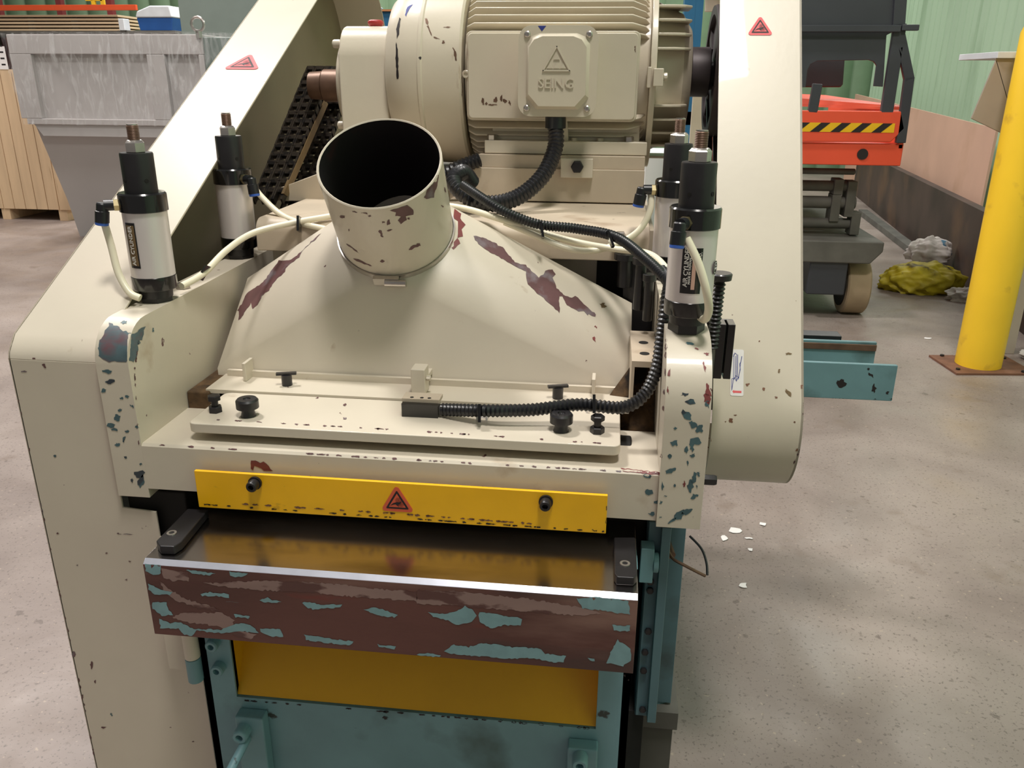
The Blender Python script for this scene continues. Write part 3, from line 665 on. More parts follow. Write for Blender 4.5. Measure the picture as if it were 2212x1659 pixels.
k = .638
m.blobs([(x * k, 600 + y * k, a, b, c) for x, y, a, b, c in [(80, 317, 6, 2, 0), (150, 298, 6, 3, 50), (116, 273, 3, 2, 0), (196, 866, 3, 2, 0), (250, 1275, 4, 6, 0), (310, 1310, 3, 9, 0), (322, 1367, 2, 4, 0), (362, 932, 3, 1.5, 0), (440, 960, 3, 1.5, 0), (427, 1022, 3, 1.5, 0), (352, 1522, 6, 2, 5), (280, 1420, 2, 6, 0), (430, 868, 16, .8, 1), (400, 865, 3, 1.5, 0), (262, 973, 2, 1.5, 0), (654, 1570, 3, 1.5, 0), (60, 420, 2, 3, 0)]], 'chip_maroon', bv, .7)
m.blobs([(185 * k, 600 + 603 * k, 3, 3, 0), (378 * k, 600 + 1478 * k, 2, 3, 0)], 'chip_teal', bv)
m.edge_chips([(20, 770), (70, 1000), (125, 1260), (180, 1510), (205, 1640)], 22, bv, size=3)
cover = m.build('chain_cover', None, PL, .0012, label='tall cream sheet metal cover sloping up to the back')
p = at(535, 141, X=-.822); sdv = V((0, 1, .5195)).normalized(); nb = V((1, 0, 0)).cross(sdv)
yq = p.y; best = min([1.1 + .01 * i for i in range(150)], key=lambda yy: abs((V((-.822, yy, bandline(yy))) - CAM).normalized().dot(ray(535, 141).normalized()) - 1))
warn_sticker(V((-.822, best, bandline(best))) + nb * .0003, (1, 0, 0), sdv, .07, cover, 'warning_sticker', 'sticker_red', 'red triangular warning sticker')
# --- drive chain
def chain_run(m, a, b, wd):
    d = (b - a); L = d.length; d.normalize(); x = V((1, 0, 0)); n = d.cross(x); n.normalize(); st = .030; k = int(L / st)
    for i in range(k + 1):
        c = a + d * (i * st)
        for r in range(3):
            cx_ = (r - 1) * wd / 2.4
            m.cyl(c + x * (cx_ - wd / 7), c + x * (cx_ + wd / 7), .0085, seg=8)
            for s_ in (-1, 1):
                q = c + x * (cx_ + s_ * wd / 6); m.obox(q + d * (st / 2), d, n, x, st * .62, .0085 * (1 if i % 2 else .86), .0018)
m = T('chain')
ca, cb_ = at(692, 150, X=-.735), at(585, 420, X=-.735)
chain_run(m, ca, cb_, .054)
da, db = at(722, 215, X=-.735), at(640, 440, X=-.735); chain_run(m, da, db, .05)
m.cyl((-.765, (ca.y + da.y) / 2, (ca.z + da.z) / 2), (-.70, (ca.y + da.y) / 2, (ca.z + da.z) / 2), .045, seg=22)
m.use('grease_strip'); m.slab([at(702, 215, X=-.70), at(709, 225, X=-.70), at(622, 425, X=-.70), at(613, 418, X=-.70)], (1, 0, 0), .006)
m.build('drive_chain', None, PL, label='greasy black roller chain')

# --- motor
MX, MY, MZ = -.317, 2.0, 1.505
m = T('motor_cream')
m.lathe((MX, MY, MZ), (1, 0, 0), [(0, .165), (.385, .165)], 64)
for i in range(60):
    a = math.radians(i * 6 + 3)
    if abs(math.sin(a)) < .42 and math.cos(a) < 0: continue
    c, s_ = math.cos(a), math.sin(a); u = V((0, c, s_)); tt = V((0, -s_, c)) * .0022
    P = [(.0, .16), (.003, .178), (.02, .19), (.345, .19), (.372, .178), (.384, .16)]
    q = [V((MX + h, MY, MZ)) + u * r for h, r in P]; m.poly([v + tt for v in q] + [v - tt for v in q], [(0, 1, 2, 3, 4, 5), (11, 10, 9, 8, 7, 6)] + [(i2, i2 + 6, (i2 + 1) % 6 + 6, (i2 + 1) % 6) for i2 in range(6)])
m.prism(rrect(MX + .008, .045, 1.418, 1.592, .012, 5), 'Y', 1.812, 1.87); m.prism(rrect(MX + .012, .041, 1.422, 1.588, .010, 5), 'Y', 1.806, 1.813)
m.box(-.262, .055, 1.86, 2.14, 1.376, 1.45)
m.prism([(-.13, 1.376), (-.095, 1.376), (-.100, 1.44), (-.125, 1.44)], 'Y', 1.84, 1.87)
m.box(-.274, .071, 1.825, 2.2, 1.350, 1.377)
bv = bvh(m)
m.blobs([(1043, 218, 3, 9, 0), (1050, 224, 3, 4, 0), (1070, 216, 4, 6, 20), (1083, 212, 3, 8, 10), (1090, 218, 4, 6, -20), (1101, 222, 2, 6, -20), (1062, 226, 10, 1.5, 0), (1372, 105, 1.5, 7, 0)], 'rust_shaft', bv, 1)
motor = m.build('motor', None, PL, .002, label='cream electric motor with cooling fins and terminal box')
m = T('motor_cream')
m.lathe((-.50, MY, MZ), (1, 0, 0), [(0, .05), (0, .13), (.012, .160), (.03, .176), (.055, .186), (.085, .190), (.088, .192), (.094, .192), (.097, .190), (.175, .192), (.180, .188), (.180, .16)], 72)
bv = bvh(m)
m.decal(px(.2532, 500, 0, [(1500, 60), (1550, 35), (1510, 90), (1490, 140), (1480, 130)]), 'ink_blue', bv, .6)
m.decal(px(.2532, 500, 0, [(1432, 150), (1445, 160), (1430, 290), (1412, 330), (1408, 250)]), 'ink_black', bv, .6)
m.decal(px(.2532, 500, 0, [(1405, 360), (1420, 420), (1428, 670), (1410, 675), (1402, 500)]), 'ink_black', bv, .8)
m.blobs([(500 + x * .2532, y * .2532, a, b, c) for x, y, a, b, c in [(1665, 180, 3, 8, -15), (1690, 260, 2, 12, -25), (1910, 470, 3, 12, -5), (1900, 430, 2, 6, -20), (1965, 750, 2, 22, 0), (1805, 360, 3, 4, 0), (1750, 325, 8, 1, 20), (1840, 232, 9, 1.5, 0)]], 'rust_shaft', bv, .8)
m.blobs([(907, 125, 3, 3, 0)], 'ink_black', bv, .3)
bell = m.build('end_bell', None, motor, ang=25)
p = at(1007, 160, Y=1.815); m = T('motor_cream'); hexbolt(m, p, (0, -1, 0), .008, .006, True); m.build('screw', None, motor)
m = T('motor_cream')
gp = [(1.86, 1.30), (1.86, 1.545)] + arc(1.93, 1.545, .062, 160, 95, 5)[0:] + [(2.08, 1.607), (2.14, 1.55), (2.14, 1.30)]
m.prism(gp, 'X', -.597, -.49)
m.lathe((-.615, 1.985, 1.485), (1, 0, 0), [(0, .085), (.0, .098), (.006, .104), (.02, .106)], 40)
for z in (1.40, 1.57): m.cyl((-.62, 1.90, z), (-.60, 1.90, z), .009, seg=12)
m.use('red_plastic'); m.lathe((-.535, 1.95, 1.607), (0, 0, 1), [(0, .012), (.004, .018), (.012, .018), (.014, .012)], 16)
m.build('gearbox', None, motor, .004)
m = T('rust_shaft'); m.lathe((-.706, 1.985, 1.483), (1, 0, 0), [(0, .030), (.03, .032), (.034, .036), (.094, .036)], 28)
m.build('gearbox_shaft', None, motor, label='rusty brown shaft')
# terminal box
bx0, bx1, bz0, bz1 = -.193, -.037, 1.430, 1.598
m = T('motor_cream')
def rr2(x0, x1, z0, z1, r): return [(a, b) for a, b in rrect(x0, x1, z0, z1, r, 5)]
m.prism(rr2(bx0 + .008, bx1 - .008, bz0 + .008, bz1 - .008, .018), 'Y', 1.745, 1.81)
m.prism(rr2(bx0, bx1, bz0, bz1, .026), 'Y', 1.736, 1.746)
def ring(pts, y): return [m.bm.verts.new((a, y, b)) for a, b in pts]
oct_ = lambda e: [(bx0 + .036 + e, bz0 + .014 + e), (bx1 - .036 - e, bz0 + .014 + e), (bx1 - .016 - e, bz0 + .036 + e), (bx1 - .016 - e, bz1 - .034 - e), (bx1 - .026 - e, bz1 - .02 - e), (bx1 - .042 - e, bz1 - .014 - e), (bx0 + .042 + e, bz1 - .014 - e), (bx0 + .026 + e, bz1 - .02 - e), (bx0 + .016 + e, bz1 - .034 - e), (bx0 + .016 + e, bz0 + .036 + e)]
A, B = ring(oct_(0), 1.736), ring(oct_(.006), 1.724)
m._f(B)
for i in range(10): m._f([A[i], A[(i + 1) % 10], B[(i + 1) % 10], B[i]])
# raised mark: small triangles over letters
fy = 1.7236
def tri(cx_, cz_, s_, y=.0016):
    m.slab([(cx_ - s_, fy - y, cz_), (cx_ + s_, fy - y, cz_), (cx_, fy - y, cz_ + s_ * 1.5)], (0, -1, 0), y)
tc_, tz = -.1165, 1.516
for p_, q_ in (((-.026, 0), (.026, 0)), ((.026, 0), (0, .044)), ((0, .044), (-.026, 0))):
    a, b = V((tc_ + p_[0], fy - .001, tz + p_[1])), V((tc_ + q_[0], fy - .001, tz + q_[1])); d = (b - a); m.obox((a + b) / 2, d, V((0, 1, 0)), d.cross(V((0, 1, 0))), d.length / 2 + .001, .0012, .0014)
for cx_, cz_ in ((0, .020), (-.013, .004), (0, .004), (.013, .004)): tri(tc_ + cx_, tz + cz_, .0062)
m.text('SEING', (tc_, fy, 1.492), (1, 0, 0), (0, 0, 1), .026, .0022, .006)
m.use('ink_blue'); m.slab([(-.155, 1.7355, 1.597), (-.139, 1.7355, 1.597), (-.147, 1.7355, 1.587)], (0, -1, 0), .0004)
m.build('terminal_box', None, motor, .0022, label='rounded cream terminal box with raised lettering')
for dx, dz in ((.018, .016), (-.018, .016), (.018, -.016), (-.018, -.016)):
    x = bx0 + dx if dx > 0 else bx1 + dx; z = bz0 + dz if dz > 0 else bz1 + dz
    m = T('zinc'); m.lathe((x, 1.736, z), (0, -1, 0), [(0, .0065), (.003, .006), (.0045, .004), (.0045, .0015), (.003, .0012), (.003, 0)], 16, closed=False); m.build('screw', None, motor)
# finned far end
m = T('motor_cream')
m.lathe((.068, MY, MZ), (1, 0, 0), [(0, .17), (0, .193), (.012, .193), (.014, .155), (.07, .13), (.09, .10), (.092, .05)], 56)
for zz in [-.165 + .0275 * i for i in range(13)]:
    if -.045 < zz < .03: continue
    wdt = math.sqrt(max(.001, .185 ** 2 - zz ** 2)); m.prism([(.08, MY - wdt), (.115, MY - wdt), (.135, MY - wdt * .93), (.150, MY - wdt * .75), (.150, MY), (.08, MY)], 'Z', MZ + zz - .0025, MZ + zz + .0025)
m.box(.062, .070, 1.802, 1.83, 1.485, 1.525); m.box(.074, .094, 1.79, 1.83, 1.488, 1.522); m.cyl((.094, 1.80, 1.506), (.102, 1.80, 1.506), .008, seg=10)
m.build('end_bracket', None, motor, .0015)
m = T('black_metal'); m.lathe((.15, MY, MZ + .005), (1, 0, 0), [(0, .045), (.01, .045), (.012, .03), (.07, .03)], 24)
for z in (-.03, .0, .03): m.box(.138, .160, 1.93, 1.96, MZ + z - .007, MZ + z + .007)
m.build('motor_shaft', None, motor, label='greasy dark drive shaft')
for q, mm in (((1062, 323), 'zinc'), ((1357, 326), 'zinc')):
    p = at(*q, Y=1.84); m = T(mm); hexbolt(m, (p.x, 1.845, 1.377), (0, 0, 1), .011, .011); m.build('foot_bolt', None, motor)
for q in (1240, 1295): p = at(q, 330, Y=1.86); m = T('motor_cream'); hexbolt(m, (p.x, 1.85, 1.377), (0, 0, 1), .007, .006); m.build('foot_bolt', None, motor)
m = T('cream_dirty')
m.box(-.300, .068, 1.80, 2.25, 1.254, 1.322); m.box(-.285, .068, 1.812, 2.25, 1.322, 1.349)
m.use('cream'); m.box(-.107, -.040, 1.786, 1.80, 1.306, 1.345)
m.use('gunmetal'); q = at(1247, 360, Y=1.785); hexbolt(m, (q.x, 1.786, q.z), (0, -1, 0), .0135, .012)
m.build('motor_mount', None, PL, .003, label='cream block under the motor')

# --- belt drive on the right
m = T('pulley_iron')
m.lathe((.163, MY, MZ + .012), (1, 0, 0), [(0, .03), (0, .052), (.038, .052), (.04, .05)], 36)
m.lathe((.205, MY + .01, MZ + .012), (1, 0, 0), [(0, .118), (0, .136), (.006, .138), (.03, .138), (.03, .118), (0, .118)], 60, closed=False)
m.lathe((.212, MY + .01, MZ + .012), (1, 0, 0), [(0, .05), (.004, .12)], 40)
for i in range(4):
    a = PI / 4 + i * PI / 2; m.obox((.215, MY + .01 + .09 * math.cos(a), MZ + .012 + .09 * math.sin(a)), (0, math.cos(a), math.sin(a)), (0, -math.sin(a), math.cos(a)), (1, 0, 0), .035, .014, .006)
m.build('drive_pulley', None, PL)
m = T('black_rubber')
for i in range(3):
    x = .215 + i * .014; m.obox((x, (1.53 + 2.0) / 2 + .05, (1.45 + .9) / 2), (0, .47, .55), (1, 0, 0), (0, -.55, .47), .38, .006, .006)
m.build('drive_belt', None, PL)
GX0, GX1 = .199, .357
d = V((.536, .844)); cg = (1.53, .895); rg = .13
fr = [(1.42 + d.x * s_, .965 + d.y * s_) for s_ in (.0, .25, .5, .75, .98)]
cg2 = (fr[-1][0] + rg * .844, fr[-1][1] - rg * .536)
low_ = arc(cg[0], cg[1], rg, 147.5, 327.5, 24)       # from front tangent under the pulley to the back
m = T('cream'); line = fr[::-1] + low_[1:]
strip(m, line[::-1], GX0, GX1, .004)
full = line + arc(cg2[0], cg2[1], rg, -32.5, 147.5, 16)[:-1]
m.prism(full, 'X', GX1 - .004, GX1)
topc = arc(cg2[0], cg2[1], rg, -32.5, 147.5, 16)
strip(m, topc, GX0, GX1, .004)
bv = bvh(m)
k = .3316
m.edge_chips([(1734, 60), (1737, 860), (1733, 960), (1715, 1000)], 44, bv, size=3.2)
m.blobs([(1350 + x * k, 650 + y * k, a * k, b * k, c) for x, y, a, b, c in [(1115, 0, 2, 2, 0), (1068, 605, 22, 12, 55), (1052, 590, 8, 18, -10), (1065, 345, 22, 8, 5), (1005, 458, 8, 14, 0)]], 'grease_strip', bv, 1)
m.blobs([(1350 + x * k, 650 + y * k, a * k, b * k, c) for x, y, a, b, c in [(905, 575, 10, 10, 0), (985, 628, 9, 7, 0), (798, 545, 14, 10, -30), (690, 780, 14, 14, 0), (720, 745, 12, 4, 0), (1105, 790, 8, 4, 0), (555, 905, 12, 14, 0), (545, 955, 10, 6, 0), (655, 785, 4, 4, 0), (875, 263, 4, 4, 0), (1120, 970, 8, 12, 0), (1150, 560, 8, 14, 0)]], 'rust_plate', bv, 1)
m.use('cream_dirty'); m.box(GX0 + .05, GX0 + .054, 1.95, 2.35, 1.40, 1.80)
guard = m.build('belt_guard', None, PL, label='tall leaning cream belt guard with rounded bottom')
def onguard(x, y):
    dd_ = ray(x, y); n = V((0, -.844, .536)); P0 = V((0, 1.42, .965)); tt = (P0 - CAM).dot(n) / dd_.dot(n); return CAM + dd_ * tt, n
p, n = onguard(1642, 62); gu = V((0, .536, .844))
warn_sticker(p + n * .0003, (1, 0, 0), gu, .042, guard, 'warning_sticker', 'sticker_red', 'red triangular warning sticker')
c, n = onguard(1592, 805); m = T('paper_white'); X_ = V((1, 0, 0))
def lab(cx_, cy_, k_): return c + X_ * cx_ + gu * cy_ + n * k_
hw, hh = .0115, .043
m.slab([lab(x, y, .0008) for x, y in rrect(-hw, hw, -hh, hh, .003)], n, .0006)
m.use('ink_blue')
def stroke(pts_, w_=.0009):
    for a, b in zip(pts_, pts_[1:]):
        A_, B_ = lab(*a, .0010), lab(*b, .0010); dd_ = (B_ - A_); m.obox((A_ + B_) / 2, dd_, n.cross(dd_), n, dd_.length / 2 + w_ / 2, w_ / 2, .0001)
stroke([(-.006, .034), (-.006, -.012), (-.009, -.033), (-.009, -.012), (-.004, -.010), (-.001, -.016), (.002, -.008), (-.002, -.006), (-.006, -.014)])
stroke([(-.005, .036), (-.001, .034), (-.001, -.014)]); stroke([(.001, .033), (.001, -.006)]); stroke([(-.007, .030), (-.0035, .036)]); stroke([(-.003, .030), (-.003, -.01)])
stroke([(.002, -.012), (.0055, .006), (.0045, .016), (.0065, .020), (.008, .030)], .0011); stroke([(.003, -.010), (.0075, .029)], .0007)
m.use('sticker_red'); m.slab([lab(x, y, .0010) for x, y in ((-.008, -.035), (-.005, -.032), (-.005, -.0335), (.008, -.0335), (.008, -.0375), (-.005, -.0375), (-.005, -.039))], n, .0002)
m.build('paper_label', None, guard, label='white paper label with blue handwriting and red arrow')
m = T('black_metal')
p = at(1556, 597, Y=1.33); m.lathe(p - V((0, 0, .006)), (0, 0, 1), [(0, .012), (.001, .018), (.010, .019), (.012, .017)], 28)
m.tube([p - V((0, 0, .006)), p - V((.001, 0, .05)), p - V((.002, 0, .12))], .0105, 14, .003, .007)
m.build('spring_knob', None, PL, label='black knob on a coil spring')
m = T('black_gloss'); m.box(.184, .198, 1.34, 1.37, 1.03, 1.125); m.box(.201, .213, 1.34, 1.37, 1.03, 1.125); m.box(.184, .213, 1.37, 1.375, 1.03, 1.125)
m.build('black_channel', None, PL, .001)
m = T('black_metal'); p = at(1535, 1037, Y=1.3); hexbolt(m, (p.x - .02, 1.3, p.z), (1, 0, 0), .010, .03); m.build('side_bolt', None, PL, .001)
m = T('rust_plate'); m.box(.151, .155, 1.12, 1.30, .895, 1.0); m.build('side_plate', None, PL)

# --- outfeed rails on the right, teal
m = T('teal'); m.box(.10, .712, 2.0, 2.012, .760, .853)
bv = bvh(m); m.blobs([(1818, 828, 10, 9, 0), (1888, 838, 5, 10, 0), (1882, 810, 6, 3, 40), (1876, 797, 3, 2, 0), (1917, 848, 4, 3, 0)], 'ink_black', bv)
m.edge_chips([(1740, 861), (1930, 862)], 8, bv, 'ink_black', 3)
m.build('outfeed_rail', None, PL, .002)
m = T('teal'); q = at(1895, 740, Y=2.2); m.box(.10, q.x, 2.2, 2.212, .70, q.z); m.use('rust_shaft'); m.box(.10, q.x, 2.196, 2.2, q.z - .024, q.z - .006)
m.build('outfeed_rail', None, PL, .002)
m = T('black_metal'); q = at(1815, 722, Y=2.3)
for dz in (0, .02): m.box(.10, q.x + dz * .3, 2.28, 2.33, q.z - .015 - dz, q.z - dz)
m.build('outfeed_bar', None, PL, .002)
# --- rear part behind the motor
m = T('bin_white'); a = at(1388, 452, Y=2.35); b = at(1445, 335, Y=2.35); m.box(a.x, b.x + .07, 2.35, 2.6, a.z - .1, b.z); m.build('rear_tray', None, PL, .004)
m = T('cream_dirty'); a = at(1488, 330, Y=2.5); b = at(1545, 165, Y=2.5); m.box(a.x, b.x, 2.5, 2.52, a.z - .2, b.z); m.build('rear_post', None, PL)
m = T('cream_dirty'); m.box(-.64, .10, 1.86, 2.6, .80, 1.19); m.build('rear_body', None, PL, .004)

# --- four air cylinders
def air_cylinder(loc, ang, first=None):
    if first is None:
        L = V((0, 0, 0)); m = T('aluminium'); m.lathe((0, 0, .046), (0, 0, 1), [(0, .0335), (.104, .0335)], 48)
        body = m.build('air_cylinder', None, None, label='silver barrel with black end caps'); kids = []
        def kid(m, n, **k): o = m.build(n, None, None, **k); o.parent = body; kids.append(o)
        m = T('black_gloss'); m.lathe((0, 0, .026), (0, 0, 1), [(0, .030), (0, .0335), (.002, .0345), (.021, .0345), (.022, .033)], 48); kid(m, 'lower_cap')
        m = T('black_gloss'); m.lathe((0, 0, .149), (0, 0, 1), [(0, .034), (.001, .0360), (.027, .0360), (.0295, .034), (.0295, .0)], 48, closed=False); kid(m, 'upper_cap')
        m = T('black_metal'); m.lathe((0, 0, .012), (0, 0, 1), [(0, .0255), (.014, .0265)], 40); m.lathe((0, 0, 0), (0, 0, 1), [(0, .0265), (.012, .0265)], 6); kid(m, 'base_nut')
        m = T('gunmetal'); m.lathe((0, 0, .178), (0, 0, 1), [(0, .0245), (.058, .0245), (.060, .0235), (.060, .0)], 40, closed=False)
        m.use('dark_void'); m.cyl((.0195, -.0150, .197), (.0199, -.0153, .197), .0032, seg=12); m.cyl((-.012, -.0215, .197), (-.0122, -.0219, .197), .0028, seg=12); kid(m, 'sleeve')
        m = T('zinc'); m.lathe((0, 0, .238), (0, 0, 1), [(0, .0145), (.001, .0155), (.014, .0155), (.018, .012), (.019, .009)], 6, ref=(.5, .87, 0)); kid(m, 'lock_nut')
        for f in kids[-1].data.polygons: pass
        m = T('rust_shaft'); m.tube([(0, 0, .25), (0, 0, .264), (0, 0, .278)], .0092, 16, .0009, .0022); m.use('zinc'); m.cyl((0, 0, .278), (0, 0, .2795), .0082, seg=16); kid(m, 'threaded_rod', label='threaded steel rod end')
        m = T('brass'); fz = .160; m.cyl((0, -.034, fz), (0, -.042, fz), .0095, seg=6); m.use('black_rubber')
        m.cyl((0, -.042, fz), (0, -.056, fz), .0085, seg=16); m.lathe((0, -.058, fz + .004), (0, -.15, -1), [(0, .0075), (.002, .0088), (.012, .0088), (.013, .0105), (.030, .0105)], 16)
        m.use('fit_blue'); m.lathe((0, -.0628, fz - .0255), (0, -.15, -1), [(0, .010), (.004, .010), (.005, .008)], 16); kid(m, 'elbow_fitting', label='black push-in elbow with blue ring')
        body.parent = PL; body.matrix_parent_inverse = Matrix.Translation(-absloc(PL)); body.location = loc; kids[-1].rotation_euler.z = ang
        return body
    c = first.copy(); sc.collection.objects.link(c); c.location = loc
    for ch in list(first.children):
        if ch.name.startswith('nameplate') or ch.name.startswith('round_mark'): continue
        k_ = ch.copy(); sc.collection.objects.link(k_); k_.parent = c
        if ch.name.startswith('elbow'): k_.rotation_euler.z = ang
    return c
ac1 = air_cylinder((.118, 1.185, 1.158), math.radians(-25))
ac2 = air_cylinder((-.727, 1.24, 1.153), math.radians(-62), ac1)
ac3 = air_cylinder((-.727, 1.565, 1.158), math.radians(60), ac1)
ac4 = air_cylinder((.112, 1.50, 1.160), math.radians(-85), ac1)
def nameplate(body, a0, a1, z0, z1, full):
    R0_ = .0338; m = T('black_gloss')
    def P(a, z, k=0): return V(((R0_ + k) * math.sin(a), -(R0_ + k) * math.cos(a), z))
    def patch(a, b, z0_, z1_, k, mt):
        m.use(mt); n_ = 8
        for i in range(n_):
            s0, s1 = a + (b - a) * i / n_, a + (b - a) * (i + 1) / n_; m.poly([P(s0, z0_, k), P(s1, z0_, k), P(s1, z1_, k), P(s0, z1_, k)], [(0, 1, 2, 3)])
    a0, a1 = math.radians(a0), math.radians(a1); patch(a0, a1, z0, z1, .0002, 'black_gloss'); w_ = a1 - a0
    def vt(txt, f, s_, zc):
        a = a0 + w_ * f; u = V((0, 0, 1)); v = V((-math.cos(a), -math.sin(a), 0)); m.use('ink_white'); m.text(txt, P(a, zc, .0003), u, v, s_, .0006, .01)
    zc = (z0 + z1) / 2
    if full:
        patch(a0 + w_ * .52, a0 + w_ * .70, z0 + .006, z1 - .004, .0006, 'pink_strip')
        vt('AIR CYLINDER', .24, .0088, zc + .006); vt('MADE IN TAIWAN', .42, .0045, zc); vt('CO. LTD.', .88, .0062, zc + .014)
    else:
        patch(a0 + w_ * .12, a0 + w_ * .9, z0 + .004, z1 - .004, .0004, 'grease_strip'); vt('AIR CYLINDER', .5, .0095, zc)
    m.build('nameplate', None, None, label='black nameplate with white lettering', fix=False).parent = body
    if full:
        m = T('ink_black'); a = math.radians(66); c_ = P(a, .096, .0); nn = V((math.sin(a), -math.cos(a), 0)); u = V((math.cos(a), math.sin(a), 0)); v = V((0, 0, 1))
        for r0_, mt, k_ in ((.010, 'ink_black', .0012), (.0082, 'paper_white', .0014), (.0068, 'ink_black', .0016)):
            m.use(mt); m.poly([c_ + nn * (k_ - (r_ := 0)) + u * (r0_ * .8 * math.cos(t_)) + v * (r0_ * math.sin(t_)) for t_ in [2 * PI * i / 20 for i in range(20)]], [tuple(range(20))])
        m.use('paper_white')
        for i in range(3):
            t_ = PI / 2 + i * 2 * PI / 3; q = c_ + nn * .0018 + u * (.0022 * math.cos(t_)) + v * (.0028 * math.sin(t_)); m.obox(q, u, v, nn, .0012, .0016, .0001)
        m.build('round_mark', None, None, label='round black and white emblem', fix=False).parent = body
nameplate(ac1, -28, 20, .062, .126, True)
nameplate(ac2, -32, 0, .064, .135, False)

# ================================================================== THE HALL
m = T('floor'); m.poly([(-16, -5, 0), (14, -5, 0), (14, 18, 0), (-16, 18, 0)], [(0, 1, 2, 3)]); struct(m.build('floor'))
def wallmesh(a, b, h, matn, rib=.3, dep=.03):
    a, b = V(a), V(b); d = (b - a); L = d.length; d.normalize(); n = V((-d.y, d.x, 0)); m = T(matn); prof = []; s_ = 0
    while s_ < L: prof += [(s_, 0), (s_ + rib * .80, 0), (s_ + rib * .86, dep), (s_ + rib * .94, dep)]; s_ += rib
    P = [a + d * q + n * k_ for q, k_ in prof]; nn = len(P); m.poly([(p.x, p.y, 0) for p in P] + [(p.x, p.y, h) for p in P], [(i, i + 1, i + 1 + nn, i + nn) for i in range(nn - 1)])
    return m
# right side wall runs almost along the machine
w0 = at(2110, 640, Z=0); w1 = at(1880, 450, Z=0); wd = (w1 - w0).normalized(); wn = V((wd.y, -wd.x, 0))
off = wn * .55
struct(wallmesh(w0 + off - wd * 9, w0 + off + wd * 12, 5.5, 'green_wall', .28, .03).build('wall_right', fix=False))
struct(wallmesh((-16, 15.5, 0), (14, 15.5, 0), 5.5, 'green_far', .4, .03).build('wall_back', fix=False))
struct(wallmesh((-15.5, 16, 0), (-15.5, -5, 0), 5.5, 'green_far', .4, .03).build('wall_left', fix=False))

# --- steel plate / pink sheet leaning along the wall
def wallpt(x, y, o):
    dd_ = ray(x, y); P0 = w0 + wn * o; t_ = (P0 - CAM).dot(wn) / dd_.dot(wn); return CAM + dd_ * t_
m = T('steel_plate'); hb = wallpt(2100, 445, 0).z; a, b = w0 - wd * 1.2, w1 + wd * 1.5
m.slab([a, b, b + V((0, 0, hb)), a + V((0, 0, hb))], wn * -1, .08)
tag(m.build('steel_beam', None, None, .004), 'long dark brown steel beam lying on the floor along the green wall', 'beam')
TL, TR_, BR, BL = wallpt(1900, 208, .14), wallpt(2152, 278, .14), wallpt(2116, 445, .14), wallpt(1850, 345, .14)
z_b = BR.z; m = T('plywood_pink'); g0, g1 = V((BR.x, BR.y, 0)), V((BL.x, BL.y, 0)) + wd * 1.0
m.slab([g0, g1, V((g1.x, g1.y, TL.z)), TR_], wn * -1, .02)
tag(m.build('plywood_sheet', None, None), 'long pinkish plywood sheet standing behind the dark steel beam', 'board')
m = T('lift_dusty'); a = at(1885, 480, Z=0); b = at(1990, 560, Z=0); m.obox((a + b) / 2 + V((0, 0, .03)), b - a, (b - a).cross(V((0, 0, 1))), (0, 0, 1), (b - a).length / 2 + .6, .05, .03)
tag(m.build('steel_channel', None, None, .004), 'thin dark steel channel on the floor in front of the brown beam', 'beam')

# --- bollard
bp = at(2122, 805, Z=0) + V((.02, .12, 0)); B = thing('bollard', bp, 'yellow round steel bollard on a rusty square plate', 'bollard')
m = T('bollard_yellow'); m.lathe(bp + V((0, 0, .012)), (0, 0, 1), [(0, .118), (1.72, .118), (1.77, .10), (1.79, .05)], 40); m.build('post', None, B)
m = T('rust_plate'); m.obox(bp + V((.02, 0, .006)), (1, .12, 0), (-.12, 1, 0), (0, 0, 1), .22, .16, .006); m.build('base_plate', None, B, .001)
for i, j in ((-1, -1), (1, -1), (1, 1), (-1, 1)):
    m = T('gunmetal'); hexbolt(m, bp + V((.02 + .17 * i, .12 * j, .012)), (0, 0, 1), .012, .01); m.build('anchor_bolt', None, B)

# --- scissor lift
LY = 5.55
def lx(x, y, Y=LY): return at(x, y, Y=Y)
SL = thing('scissor_lift', (1.2, LY, 0), 'orange and dark grey scissor lift with black and yellow stripes', 'lift')
A = lx(1738, 362); Bq = lx(1938, 358); zt = lx(1900, 240).z; zm = lx(1900, 310).z; zb = lx(1900, 358).z
Lx0 = .55
m = T('lift_orange')
hx = lx(1863, 333)
m.box(Lx0, Bq.x + .02, LY, LY + 1.9, zb, zm); m.prism([(Lx0, zm), (lx(1922, 305).x, zm + .01), (lx(1955, 262).x, zt - .10), (lx(1945, 245).x, zt), (Lx0, zt)], 'Y', LY - .02, LY + .02)
m.box(lx(1950, 250).x, lx(1955, 250).x + .02, LY, LY + 1.9, zb + .1, zt)
plat = m.build('platform', None, SL, .006, label='orange platform deck')
m = T('ink_black'); m.cyl((hx.x, LY - .002, hx.z), (hx.x, LY - .006, hx.z), .033, seg=24); m.build('round_hole', None, plat)
m = T('hazard_yellow'); z0, z1 = lx(1900, 286).z, lx(1900, 266).z; yf_ = LY - .022; x_ = Lx0; xe = lx(1930, 275).x
m.box(Lx0, xe, yf_, yf_ + .001, z0, z1); m.use('ink_black'); wv = .062; xs_ = xe - .07
while xs_ > Lx0:
    m.slab([(xs_ - wv, yf_ - .001, z0), (xs_ - wv + .055, yf_ - .001, z0), (xs_ + .055, yf_ - .001, z1), (xs_, yf_ - .001, z1)], (0, -1, 0), .001); xs_ -= .122
m.build('hazard_stripe', None, plat, label='yellow and black hazard stripe')
